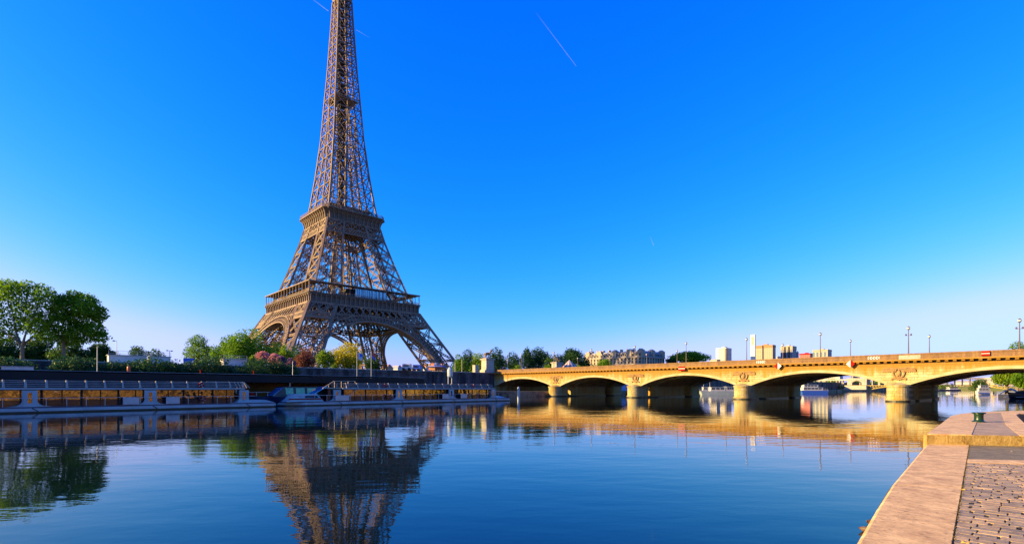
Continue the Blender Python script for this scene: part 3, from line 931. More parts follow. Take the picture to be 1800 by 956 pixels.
# ------------------------------------------------ arches and lower girders, one per face
def arch_curve(Ry, Rz, zc, z0, n):
    a0 = math.asin((z0 - zc) / Rz)
    return [(Ry * math.cos(a), zc + Rz * math.sin(a)) for a in np.linspace(a0, math.pi - a0, n)]
for k in range(4):
    m = MB()
    n = 57
    inn = arch_curve(41, 34.8, 9, 12, n)
    out_ = arch_curve(45.2, 38.8, 9, 12, n)
    o = face_dir(k)
    for dep in (0.6, -6.5):
        pi = [face_pt(k, ho(z) + dep, y, z) for y, z in inn]
        po = [face_pt(k, ho(z) + dep, y, z) for y, z in out_]
        for i in range(n - 1):
            m.beam(pi[i], pi[i + 1], 0.75, 0.9, o)
            if dep > 0 or i % 2 == 0:
                m.beam(po[i], po[i + 1], 0.6, 0.7, o)
        if dep > 0:
            pm = [(a * .55 + b * .45) for a, b in zip(pi, po)]
            for i in range(n):
                m.beam(pi[i], po[i], 0.42, 0.5, o)
            for i in range(n - 1):
                m.beam(pm[i], pm[i + 1], 0.3, 0.4, o)
                m.beam(pi[i], pi[i] * .25 + pi[i+1] * .75 + (po[i] - pi[i]) * .28, .25, .3, o)
            front = pi
        else:
            for i in range(n - 1):
                m.beam(front[i], pi[i], 0.45, 0.3)
                m.beam(front[i], pi[i + 1], 0.28, 0.28); m.beam(front[i + 1], pi[i], 0.28, 0.28)
            for f in (.33, .66):
                q = [a.lerp(b, f) for a, b in zip(front, pi)]
                for i in range(n - 1):
                    m.beam(q[i], q[i + 1], .3, .3)
    m.build('arch', M['iron'], tower)
    # ring ornaments in the spandrels
    for s in (1, -1):
        for y, r in ((15.5, .7), (18.2, 1.0), (21.3, 1.35), (24.6, 1.6)):
            zt = 9 + 38.8 * math.sqrt(1 - (y / 45.2) ** 2) + r * 1.25
            if zt + r < 48.5:
                m = MB()
                for j in range(12):
                    a0, a1 = 2 * math.pi * j / 12, 2 * math.pi * (j + 1) / 12
                    m.beam(face_pt(k, ho(zt) + .5, s * y + r * math.cos(a0), zt + r * math.sin(a0)), face_pt(k, ho(zt) + .5, s * y + r * math.cos(a1), zt + r * math.sin(a1)), .4, .35, o)
                m.build('spandrel_ring', M['iron'], tower)

    m = MB()
    for z, tck in ((43.9, .8), (46.9, .8), (53.0, .9)):
        h = ho(z)
        m.beam(face_pt(k, h, -h, z), face_pt(k, h, h, z), tck, tck)
    def row(z0, z1, step, t, half=False):
        h0, h1 = ho(z0), ho(z1)
        nn = int(round(2 * h1 / step))
        for i in range(nn):
            f0, f1 = i / nn * 2 - 1, (i + 1) / nn * 2 - 1
            m.beam(face_pt(k, h0, f0 * h0, z0), face_pt(k, h1, f1 * h1, z1), t, t, o)
            m.beam(face_pt(k, h0, f1 * h0, z0), face_pt(k, h1, f0 * h1, z1), t, t, o)
            if half:
                g = (f0 + f1) / 2
                m.beam(face_pt(k, h0, g * h0, z0), face_pt(k, h1, g * h1, z1), t * .8, t * .8, o)
    row(46.9, 53.0, 4.4, 0.46, True)
    row(43.9, 45.4, 1.6, 0.30); row(45.4, 46.9, 1.6, 0.30)
    m.build('girder', M['iron'], tower)
    m = MB()
    # the inner plane of the girder
    for z in (44.5, 52.5):
        h = ho(z)
        m.beam(face_pt(k, h - 8, -h + 8, z), face_pt(k, h - 8, h - 8, z), .6, .6)
    h0 = ho(44.5) - 8; h1 = ho(52.5) - 8
    for i in range(14):
        f0, f1 = i / 7 - 1, (i + 1) / 7 - 1
        laced(m, face_pt(k, h0, f0 * h0, 44.5), face_pt(k, h1, f1 * h1, 52.5), .6, .25, o)
        laced(m, face_pt(k, h0, f1 * h0, 44.5), face_pt(k, h1, f0 * h1, 52.5), .6, .25, o)
        m.beam(face_pt(k, h1, f0 * h1, 52.5), face_pt(k, h1 + 8, f0 * (h1 + 8), 53), .5, .5)
        m.beam(face_pt(k, h1, f0 * h1, 52.5), face_pt(k, 14, f0 * 20, 53.5), .5, .6)
    m.build('inner_girder', M['iron_shaded'], tower)  # inner plane takes the darker iron to paint in the deck's shadow

# ------------------------------------------------ first platform
def ring(m, hs0, hs1, z0, z1, cut=0.0):
    """four walls of a square band that leans from half width hs0 at z0 to hs1 at z1"""
    c0 = [(hs0, -hs0 + cut), (hs0, hs0 - cut), (hs0 - cut, hs0), (-hs0 + cut, hs0), (-hs0, hs0 - cut), (-hs0, -hs0 + cut), (-hs0 + cut, -hs0), (hs0 - cut, -hs0)]
    c1 = [(hs1, -hs1 + cut), (hs1, hs1 - cut), (hs1 - cut, hs1), (-hs1 + cut, hs1), (-hs1, hs1 - cut), (-hs1, -hs1 + cut), (-hs1 + cut, -hs1), (hs1 - cut, -hs1)]
    for i in range(8):
        j = (i + 1) % 8
        if (Vector(c0[i]) - Vector(c0[j])).length < 1e-4: continue
        m.quad((*c0[i], z0), (*c0[j], z0), (*c1[j], z1), (*c1[i], z1))
m = MB()
ring(m, 36.7, 36.7, 53.2, 57.6)
for hs, z0, z1 in ((37.5, 57.6, 58.8), (37.1, 53.0, 53.6), (38.1, 58.5, 58.95)):
    for k in range(4):
        a = face_pt(k, hs - .4, -hs, (z0 + z1) / 2); b = face_pt(k, hs - .4, hs - .8, (z0 + z1) / 2)
        m.beam(a, b, 0.8, z1 - z0)
m.build('frieze', M['iron_panel'], tower)
for k in range(4):
    m = MB()
    for i in range(25):
        if k < 2: m = MB()
        y = -36.4 + i * 72.8 / 24
        m.beam(face_pt(k, 37.0, y, 53.5), face_pt(k, 37.1, y, 56.6), .5, .7, face_dir(k))
        m.beam(face_pt(k, 37.05, y, 56.4), face_pt(k, 37.65, y, 58.3), .5, .7, face_dir(k))
        m.beam(face_pt(k, 37.25, y, 57.3), face_pt(k, 37.6, y, 58.2), .75, 1.0, face_dir(k))
        if k < 2: m.build('console', M['iron'], tower)
    if k >= 2: m.build('console_row', M['iron'], tower)
m = MB()
for x0, x1, y0, y1 in ((-36.5, 36.5, -36.5, -15), (-36.5, 36.5, 15, 36.5), (-36.5, -15, -15, 15), (15, 36.5, -15, 15)):
    m.box(x0, x1, y0, y1, 57.0, 58.4)
for k in range(4):   # beams under the deck
    for i in range(13):
        y = -36 + i * 6
        m.beam(face_pt(k, 36, y, 55.6), face_pt(k, 15, y, 55.6), .4, 2.4)
m.build('first_platform', M['iron_shaded'], tower)
m = MB()
for k in range(4):
    m.beam(face_pt(k, 35.2, -37.8, 65.3), face_pt(k, 35.2, 32.6, 65.3), 5.2, .55)
    for i in range(16):
        y = -37.0 + i * 74 / 15
        m.beam(face_pt(k, 37.3, y, 58.9), face_pt(k, 37.3, y, 65.1), .32, .32)
    for z in (59.5, 60.1, 60.5):
        m.beam(face_pt(k, 37.4, -37.4, z), face_pt(k, 37.4, 37.4, z), .12, .12)
    for i in range(60):
        y = -37.2 + i * 74.4 / 59
        m.beam(face_pt(k, 37.4, y, 58.9), face_pt(k, 37.4, y, 60.5), .09, .09)
m.build('gallery', M['iron'], tower)
m = MB()
for k in range(4):
    m.box(*sorted((face_pt(k, 27, 0, 0).x - (12 if k % 2 else 5), face_pt(k, 27, 0, 0).x + (12 if k % 2 else 5))), *sorted((face_pt(k, 27, 0, 0).y - (5 if k % 2 else 12), face_pt(k, 27, 0, 0).y + (5 if k % 2 else 12))), 58.4, 64.6)
m.build('inner_pavilion', M['iron_shaded'], tower)
m = MB(); m.box(35.0, 35.3, -8, 13.5, 59.1, 64.7); gp = m.build('glass_pavilion', M['pavilion_glass'], tower)
m = MB()
for i in range(9):
    y = -8 + i * 21.5 / 8
    m.box(35.31, 35.45, y - .1, y + .1, 59.0, 64.8)
m.build('mullion_frame', M['iron_shaded'], gp)

# ------------------------------------------------ second girder and platform
m = MB()
for k in range(4):
    o = face_dir(k)
    for z, tck in ((102.3, .6), (105.6, .6), (110.3, .7)):
        h = ho(z); m.beam(face_pt(k, h, -h, z), face_pt(k, h, h, z), tck, tck)
    def row2(z0, z1, nn, t, mid=False):
        h0, h1 = ho(z0), ho(z1)
        for i in range(nn):
            f0, f1 = i / nn * 2 - 1, (i + 1) / nn * 2 - 1
            m.beam(face_pt(k, h0, f0 * h0, z0), face_pt(k, h1, f1 * h1, z1), t, t, o)
            m.beam(face_pt(k, h0, f1 * h0, z0), face_pt(k, h1, f0 * h1, z1), t, t, o)
            if mid: m.beam(face_pt(k, h0, f0 * h0, z0), face_pt(k, h1, f0 * h1, z1), t, t, o)
    row2(105.6, 110.3, 7, .42, True)
    row2(102.3, 103.95, 22, .3); row2(103.95, 105.6, 22, .3)
m.build('girder', M['iron'], tower)
m = MB()
ring(m, 18.6, 19.0, 110.3, 113.5, 1.2); ring(m, 19.0, 21.0, 113.5, 116.4, 1.8)
m.build('frieze', M['iron_panel'], tower)
for k in range(4):
    m = MB()
    for i in range(13):
        if k < 2: m = MB()
        y = -17 + i * 34 / 12
        pts = [(18.7, 110.6), (19.0, 113.0), (19.7, 115.0), (21.2, 116.3)]
        for (a, za), (b, zb) in zip(pts, pts[1:]):
            m.beam(face_pt(k, a + .15, y * a / 18.7, za), face_pt(k, b + .15, y * b / 18.7, zb), .38, .75, face_dir(k))
        if k < 2: m.build('console', M['iron'], tower)
    if k >= 2: m.build('console_row', M['iron'], tower)
m = MB()
c = 3.2
def oct_(h, c): return [(h, -h + c), (h, h - c), (h - c, h), (-h + c, h), (-h, h - c), (-h, -h + c), (-h + c, -h), (h - c, -h)]
m.prism(oct_(21.6, c), 116.4, 117.0)
m.prism(oct_(18.0, 1), 109.6, 110.2)
m.build('second_platform', M['iron'], tower)
m = MB()
o8 = oct_(21.3, c)
for a, b in zip(o8, o8[1:] + o8[:1]):
    for z in (117.5, 118.1, 118.7):
        m.beam((*a, z), (*b, z), .16, .16)
    L = (Vector(a) - Vector(b)).length
    kk = max(2, int(L / 1.0))
    for i in range(kk):
        p = Vector(a).lerp(Vector(b), i / kk); m.beam((*p, 117), (*p, 119.2), .14, .14)
m.build('guard_rail', M['iron'], tower)
m = MB(); m.box(-13, 13, -13, 13, 117, 121.5); m.box(-14.5, 14.5, -14.5, 14.5, 121.5, 122.0)
p2 = m.build('upper_pavilion', M['iron_shaded'], tower)
m = MB(); m.box(13.0, 13.1, -2, 9, 117.8, 121); m.build('pane', M['dark_glass'], p2)

# ------------------------------------------------ the spire
m = MB()
zs = [117.0]
while zs[-1] < 264:
    z = zs[-1]
    zs.append(z + (9.6 if z < 150 else 8.6 if z < 185 else 7.4 if z < 220 else 6.3))
for k in range(4):
    o = face_dir(k)
    def A(f):
        return lambda z: face_pt(k, ho(z), f(z), z)
    cs = [A(lambda z: -ho(z)), A(lambda z: -hi(z)), A(lambda z: hi(z)), A(lambda z: ho(z))]
    for z0, z1 in zip(zs, zs[1:]):
        th = 1.0 if z0 < 160 else .8
        for ci in (0, 1, 2):
            if ci == 2 and hi(z0) < .5: continue
            m.beam(cs[ci](z0), cs[ci](z1), th if ci == 0 else th * .85, th if ci == 0 else th * .8)
        w = .55 if z0 < 170 else .42
        for a, b in ((0, 1), (2, 3)):
            m.beam(cs[a](z0), cs[b](z1), w * .8, w * .8, o); m.beam(cs[b](z0), cs[a](z1), w * .8, w * .8, o)
            m.beam(cs[a](z1), cs[b](z1), .4, .4)
            zm = (z0 + z1) / 2
            m.beam(cs[a](zm), cs[b](zm), .14, .14)
        if hi(z0) > 1.2:
            m.beam(cs[1](z1), cs[2](z1), .45, .5)
            m.beam(cs[1](z0), cs[2](z1), .28, .28); m.beam(cs[2](z0), cs[1](z1), .28, .28)
            # inner faces of each corner leg
        for s in (1, -1):
            p0 = face_pt(k, ho(z0), s * hi(z0), z0); q0 = face_pt(k, hi(z0), s * hi(z0), z0)
            p1 = face_pt(k, ho(z1), s * hi(z1), z1); q1 = face_pt(k, hi(z1), s * hi(z1), z1)
            if hi(z0) > .8:
                m.beam(p0, q1, .3, .3); m.beam(q0, p1, .3, .3); m.beam(p1, q1, .3, .3)
                if s > 0: m.beam(q0, q1, .6, .6)
            else:
                m.beam(p1, face_pt(k, 0, 0, z1), .35, .35)
m.build('spire', M['iron'], tower)
m = MB()
for z0, z1 in zip(np.arange(117, 272, 3.1), np.arange(120.1, 276, 3.1)):
    for s1, s2 in ((1, 1), (1, -1), (-1, -1), (-1, 1)):
        h = 2.3
        m.beam((s1 * h, s2 * h, z0), (s1 * h, s2 * h, z1), .4, .4)
        m.beam((s1 * h, s2 * h, z0), (-s2 * h * s1 * s1, s1 * h * s2 * s2, z1), .22, .22)
    for k in range(4):
        m.beam(face_pt(k, 2.3, -2.3, z1), face_pt(k, 2.3, 2.3, z1), .5, .5)
        m.beam(face_pt(k, 2.3, -2.3, z0), face_pt(k, 2.3, 2.3, z1), 0.9, .18)
    if int(z0) % 2 == 0:
        m.box(-1.8, 1.8, -1.8, 1.8, z0, z0 + 2.2)
m.build('lift_shaft', M['iron_shaded'], tower)
m = MB()
m.box(-7.5, 7.5, -7.5, 7.5, 196.5, 197.2)
for k in range(4):
    for i in range(9):
        m.beam(face_pt(k, 7.4, -7.4 + i * 1.85, 197.2), face_pt(k, 7.4, -7.4 + i * 1.85, 198.6), .12, .12)
m.build('middle_landing', M['iron'], tower)
# lift rails between first and second platform, standing in the void
m = MB()
for k in range(4):
    for s in (-3, 3):
        m.beam(face_pt(k, 9.5, s, 58.6), face_pt(k, 4.5, s * .6, 110), .6, .6)
        m.beam(face_pt(k, 6.5, s, 58.6), face_pt(k, 3.2, s * .6, 110), .45, .45)
    for i in range(12):
        z = 60 + i * 4.1
        f = (z - 58.6) / 51.4
        r = 9.5 - 5 * f
        m.beam(face_pt(k, r, -3 + 1.2 * f, z), face_pt(k, r, 3 - 1.2 * f, z + (2 if i % 2 else 0)), .35, .35)
        m.beam(face_pt(k, r, 3 - 1.2 * f, z), face_pt(k, r - 3 + 1.5 * f, 3 - 1.2 * f, z + 2), .3, .3)
m.build('lift_rail', M['iron'], tower)
m = MB()
for i in range(4):
    ring(m, 4.8 + i * .6, 5.4 + i * .7, 265 + i * 2.0, 267.0 + i * 2.0, 0.8)
m.prism(oct_(8.2, 2.2), 272.6, 273.4)
m.box(-6.5, 6.5, -6.5, 6.5, 273.4, 277); m.prism(oct_(7.2, 2), 277, 277.6)
m.lathe([(5.0, 277.6), (4.8, 281), (3.5, 284), (2.0, 287), (1.2, 292)], n=16)
m.build('top_platform', M['iron'], tower)
m = MB(); m.tube((0, 0, 292), (0, 0, 318), .9, .25, 8)
for z in (296, 301, 306): m.lathe([(1.4, z), (1.4, z + 2)], n=10)
m.build('antenna', M['grey_metal'], tower)
# web under the first platform, seen through the arch, shade put into its colour
m = MB()
for i in range(10):
    y = -34 + i * 7.55
    laced(m, (-34, y, 54), (34, y, 54), 1.6, .25, (0, 1, 0), 4)
    laced(m, (y, -34, 54), (y, 34, 54), 1.6, .25, (1, 0, 0), 4)
m.build('deck_truss', M['iron_shaded'], tower)
# ================================================================ STONE BRIDGE
SP = 31.4
PX = [216.1 + SP * k for k in range(4)]          # pier centres
XL, XR = 184.7, 341.7                            # abutments
ARCH = []
bnd = [XL] + PX + [XR]
HPW = 1.9
for a, b in zip(bnd, bnd[1:]):
    ARCH.append((a + (0 if a == XL else HPW), b - (0 if b == XR else HPW)))
ZS, ZC, ZT = 3.45, 6.25, 7.5
def soffit(x):
    for a, b in ARCH:
        if a <= x <= b:
            h = (b - a) / 2; rise = ZC - ZS
            r = (h * h + rise * rise) / (2 * rise)
            return ZC - r + math.sqrt(max(0, r * r - (x - (a + b) / 2) ** 2))
    return ZS
bridge = thing('stone_bridge', 'long golden stone bridge of five low arches with eagle reliefs crossing the river', 'bridge', (0, 0, 0))
xs = []
for a, b in ARCH:
    xs += list(np.linspace(a, b, 33))
def barrel(y0, y1, name, m0):
    m = MB()
    for xa, xb in zip(xs, xs[1:]):
        za, zb = soffit(xa + 1e-4 if xa in [q[0] for q in ARCH] else xa), soffit(xb - 1e-4)
        m.cur = 0
        m.quad((xa, y0, za), (xb, y0, zb), (xb, y0, ZT), (xa, y0, ZT))
        m.quad((xb, y1, zb), (xa, y1, za), (xa, y1, ZT), (xb, y1, ZT))
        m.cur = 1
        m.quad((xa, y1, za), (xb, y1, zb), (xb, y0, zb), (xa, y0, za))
    m.cur = 0
    m.quad((xs[0], y0, ZT), (xs[-1], y0, ZT), (xs[-1], y1, ZT), (xs[0], y1, ZT))
    return m.build(name, [M['bridge'], M['bridge_soffit_lit']], bridge)
barrel(-24.5, -20.3, 'arch_vault', 0)
barrel(-17.0, 0.8, 'arch_vault', 0)
barrel(4.6, 11.0, 'arch_vault', 0)
# voussoir band, proud of the spandrel along each arch
vous = mat('voussoir', (0.37, 0.335, 0.22), 0.85, (0.33, 0.26, 0.12), 0.6, bump=0.01)
for a, b in ARCH:
    m = MB()
    q = np.linspace(a + .02, b - .02, 41)
    for xa, xb in zip(q, q[1:]):
        za, zb = soffit(xa), soffit(xb)
        m.hexa([(xa, -24.56, za + .004), (xb, -24.56, zb + .004), (xb, -24.4, zb + .004), (xa, -24.4, za + .004),
                (xa, -24.56, za + .62), (xb, -24.56, zb + .62), (xb, -24.4, zb + .62), (xa, -24.4, za + .62)])
    m.build('voussoir_band', vous, bridge)
m = MB(); m.box(XL - 3, XR + 12, -24.2, 10.8, ZT + .004, 8.55); m.build('deck', M['asphalt'], bridge)
# cornice: fascia, row of modillions, shelf
m = MB(); m.box(XL - 3, XR + 12, -24.62, -24.2, ZT - .05, 7.78); m.build('string_course', M['bridge'], bridge)
mrow = MB()
x = XL - 2.5
while x < XR + 11:
    m = MB() if x > XR + 11 - 100 * 1.22 else mrow
    m.hexa([(x, -24.95, 7.98), (x + .52, -24.95, 7.98), (x + .52, -24.2, 7.78), (x, -24.2, 7.78), (x, -25.15, 8.30), (x + .52, -25.15, 8.30), (x + .52, -24.2, 8.30), (x, -24.2, 8.30)])
    if m is not mrow: m.build('modillion', M['bridge'], bridge)
    x += 1.22
mrow.build('modillion_row', M['bridge'], bridge)['kind'] = 'stuff'
m = MB(); m.box(XL - 3, XR + 12, -25.3, -24.2, 8.302, 8.55); m.build('cornice', M['bridge'], bridge)
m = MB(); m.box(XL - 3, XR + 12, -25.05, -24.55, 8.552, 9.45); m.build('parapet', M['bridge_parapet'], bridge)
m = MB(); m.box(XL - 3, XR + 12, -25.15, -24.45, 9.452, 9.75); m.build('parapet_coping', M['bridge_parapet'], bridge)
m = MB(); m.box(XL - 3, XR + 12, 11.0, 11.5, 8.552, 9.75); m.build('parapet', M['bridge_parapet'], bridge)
for px0, px1, py0, py1 in ((1580, 1618, 621.5, 632), (1306, 1322, 0, 0)):
    if py0:
        D0, xa = on_y(px0, -25.05); D1, xb = on_y(px1, -25.05)
        m = MB(); m.box(xa, xb, -25.085, -25.05, 8.62, 9.42); m.build('plaque', M['pale_stone'], bridge)
# piers: three bodies each, with rounded cutwaters upstream
def pier_body(xc, y0, y1, nose, name):
    h = HPW
    t = MB()
    def ringp(hw, grow):
        pts = []
        if nose:
            for a in np.linspace(math.pi, 2 * math.pi, 13):
                pts.append((xc + (hw) * math.cos(a), y0 + hw + (hw) * math.sin(a) - grow))
        else:
            pts += [(xc - hw, y0 - grow), (xc + hw, y0 - grow)]
        pts += [(xc + hw, y1 + grow), (xc - hw, y1 + grow)]
        return pts
    t.prism(ringp(h, 0), 0.55, 3.05)
    o = t.build(name, M['bridge'], bridge)
    t = MB(); t.prism(ringp(h + .22, .22), -3, 0.30); t.build('footing', M['waterline'], o)
    t = MB(); t.prism(ringp(h + .20, .20), 0.302, 0.56); t.build('plinth_course', M['bridge'], o)
    t = MB(); t.prism(ringp(h + .18, .18), 3.052, 3.40)
    if nose:
        top = ringp(h + .12, .12); k = len(t.v)
        apex = (xc, -24.5 if y0 < -20 else y0 + h + .2, 3.95)
        t.v += [(p[0], p[1], 3.40) for p in top] + [apex]
        for i in range(13 - 1):
            t.f.append((k + i, k + i + 1, k + len(top))); t.m.append(0)
    t.build('cap', M['bridge'], o)
for xc in PX:
    pier_body(xc, -27.2, -20.7, True, 'pier')
    pier_body(xc, -17.2, 0.5, True, 'pier')
    pier_body(xc, 4.4, 11.2, True, 'pier')
# abutments
m = MB(); m.box(XL - 6, XL, -24.6, 11.1, -2, 8.5); m.build('abutment', M['bridge'], bridge)
m = MB(); m.box(XR, XR + 13, -24.6, 11.1, -2, 8.5); m.build('abutment', M['bridge'], bridge)
m = MB(); m.box(XL, XL + 12, -24.0, 10.6, -2, 1.3); m.build('towpath', M['quay_stone'], bridge)
# eagle in a laurel wreath with spread wings above each pier
def eagle(xc):
    zc = 5.85
    m = MB()
    y = -24.62
    m.torus((xc, y, zc), 0.92, 0.17, 'y', 28, 8)
    for i in range(26):       # laurel leaves on the wreath
        a = 2 * math.pi * i / 26
        c = Vector((xc + .95 * math.cos(a), y - .12, zc + .95 * math.sin(a)))
        m.ball(c, .15, 6, (1, .6, 1.2))
    # body and head
    m.ball((xc, y - .05, zc - .05), .42, 10, (1, .55, 1.45))
    m.ball((xc + .10, y - .15, zc + .68), .2, 8, (1.1, .8, 1))
    m.tube((xc + .25, y - .18, zc + .68), (xc + .42, y - .16, zc + .58), .09, .02, 6)
    for s in (-1, 1):        # wings of overlapping feathers reaching over the wreath
        for r in range(3):
            for i in range(8):
                f = i / 7
                x0 = xc + s * (.42 + f * 2.05)
                z0 = zc + 1.02 - f * .12 - r * .20
                L = (.62 - .22 * f) * (1 - .18 * r)
                m.beam((x0, y - .06 - .05 * (2 - r), z0), (x0 + s * .30, y + .0, z0 - L), .26, .14, (0, 1, 0))
        m.tube((xc + s * .3, y - .12, zc + .75), (xc + s * 1.4, y - .1, zc + 1.1), .16, .14, 6)
        m.tube((xc + s * 1.4, y - .1, zc + 1.1), (xc + s * 2.6, y - .05, zc + .88), .14, .07, 6)
        m.tube((xc + s * .15, y - .05, zc - .55), (xc + s * .25, y - .1, zc - .95), .12, .08, 6)
    for i in range(9):       # ribbon and thunderbolt below the wreath
        f = i / 8 * 2 - 1
        m.ball((xc + f * 1.15, y - .05, zc - 1.22 - .14 * math.cos(f * 5)), .2, 7, (1.1, .6, .9))
    m.tube((xc - 1.2, y - .05, zc - 1.12), (xc + 1.2, y - .05, zc - 1.12), .11, .11, 6)
    m.build('eagle_relief', M['relief'], bridge)
for xc in PX:
    eagle(xc)

# river signs fixed to the bridge face
YF = -25.32
def board_sign(px0, px1, z0, z1, lab):
    D0, x0 = on_y(px0, YF); D1, x1 = on_y(px1, YF)
    t = thing('river_sign', lab, 'sign', ((x0 + x1) / 2, YF, (z0 + z1) / 2), group='river traffic signs on the bridge')
    w2, h2 = (x1 - x0) / 2, (z1 - z0) / 2
    m = MB(); m.box(-w2, w2, -.04, .12, -h2, h2); m.build('board', M['red'], t)
    m = MB(); m.box(-w2, w2, -.046, -.041, -h2 * .15, h2 * .15); m.build('stripe', M['white'], t)
board_sign(1192.5, 1204, 7.55, 8.65, 'red board with a white bar on the cornice above the third arch')
board_sign(1725, 1740, 8.75, 9.6, 'red board with a white bar on the parapet above the last arch')
def arrow_sign(px0, px1, s, lab):
    D0, x0 = on_y(px0, YF + .2); D1, x1 = on_y(px1, YF + .2)
    t = thing('arrow_sign', lab, 'sign', ((x0 + x1) / 2, YF + .2, 9.1), group='chevron boards on the bridge')
    w2, h2 = (x1 - x0) / 2, .30
    m = MB(); m.box(-w2, w2, -.02, .07, -h2, h2); m.build('board', M['white'], t)
    m = MB()
    n = 4; st = 2 * w2 / n
    for i in range(n):
        x = -w2 + st * (i + .12); q = st * .36
        if s > 0: a, b, c = x, x + q, st * .42
        else: a, b, c = x + st * .42, x + st * .42 + q, -st * .42
        for sg in (1, -1):
            pts = [(a, -.026, sg * h2 * .95), (b, -.026, sg * h2 * .95), (b + c, -.026, 0), (a + c, -.026, 0)]
            m.slab(pts, (0, -.004, 0))
    m.build('chevron', M['red'], t)
arrow_sign(1329.5, 1345, 1, 'white board with red chevrons pointing towards the right bank')
arrow_sign(1525.5, 1546, -1, 'white board with red chevrons pointing towards the left bank')
def diamond(px, redleft, lab):
    D, x = on_y(px, YF - .03)
    t = thing('diamond_sign', lab, 'sign', (x, YF - .03, 8.0), group='diamond signs on the bridge')
    r = .85
    m = MB(); m.slab([(-r, 0, 0), (0, 0, -r), (0, 0, r)], (0, .06, 0)); m.build('left_half', M['red' if redleft else 'white'], t)
    m = MB(); m.slab([(r, 0, 0), (0, 0, r), (0, 0, -r)], (0, .06, 0)); m.build('right_half', M['white' if redleft else 'red'], t)
diamond(1367, True, 'diamond sign, red half towards the left bank and white half towards the right bank')
diamond(1495, False, 'diamond sign, white half towards the left bank and red half towards the right bank')

# lamps of the bridge
def make_lamp(loc, lab, grp, H=6.7, double=False):
    t = thing('street_lamp', lab, 'street lamp', loc, group=grp)
    m = MB(); m.lathe([(.26, 0), (.26, .25), (.17, .35), (.17, 1.0), (.12, 1.1), (.085, H * .55), (.065, H - .55)], n=10)
    m.build('post', M['lamp_metal'], t)
    m = MB(); m.ball((0, 0, H - .25), .29, 10, (1, 1, .95)); m.build('globe', M['lamp_glass'], t, smooth=True)
    m = MB(); m.lathe([(.10, H - .60), (.24, H - .48), (.26, H - .40)], n=10); m.lathe([(.27, H - .12), (.16, H + .05), (.03, H + .16)], n=10)
    m.build('cap', M['lamp_metal'], t)
    if double:
        m = MB(); m.beam((-.45, 0, H - 1.75), (.45, 0, H - 1.75), .07, .07)
        for s in (-.42, .42): m.lathe([(.05, H - 1.8), (.17, H - 1.65), (.17, H - 1.55), (.06, H - 1.4)], (s, 0, 0), 8)
        m.build('side_lights', M['lamp_metal'], t)
    return t
near_x = [198, 214, 230.2, 246.4, 262.8, 279.1, 295.6, 311.7, 327.9]
ords = ['beside the left bank pedestal', 'above the first pier from the left bank', 'above the second arch', 'above the second pier from the left bank', 'above the middle arch', 'above the third pier from the left bank', 'above the fourth arch', 'above the stone plaque, with side lights', 'nearest to the right bank, with side lights']
for x, o_ in zip(near_x, ords):
    make_lamp((x, -23.2, 8.55), 'near side bridge lamp with a globe, ' + o_, 'globe lamps along the near side of the bridge', 6.75, x > 305)
for x, o_ in zip(near_x, ['by the carousel end', 'above the first pier', 'above the second arch', 'above the second pier', 'above the middle arch', 'above the third pier', 'above the fourth arch', 'above the fourth pier', 'nearest to the right bank']):
    make_lamp((x + .1, 9.0 if x < 240 else 1.5, 8.55), 'far side bridge lamp with a globe, ' + o_, 'globe lamps along the far side of the bridge', 6.75)

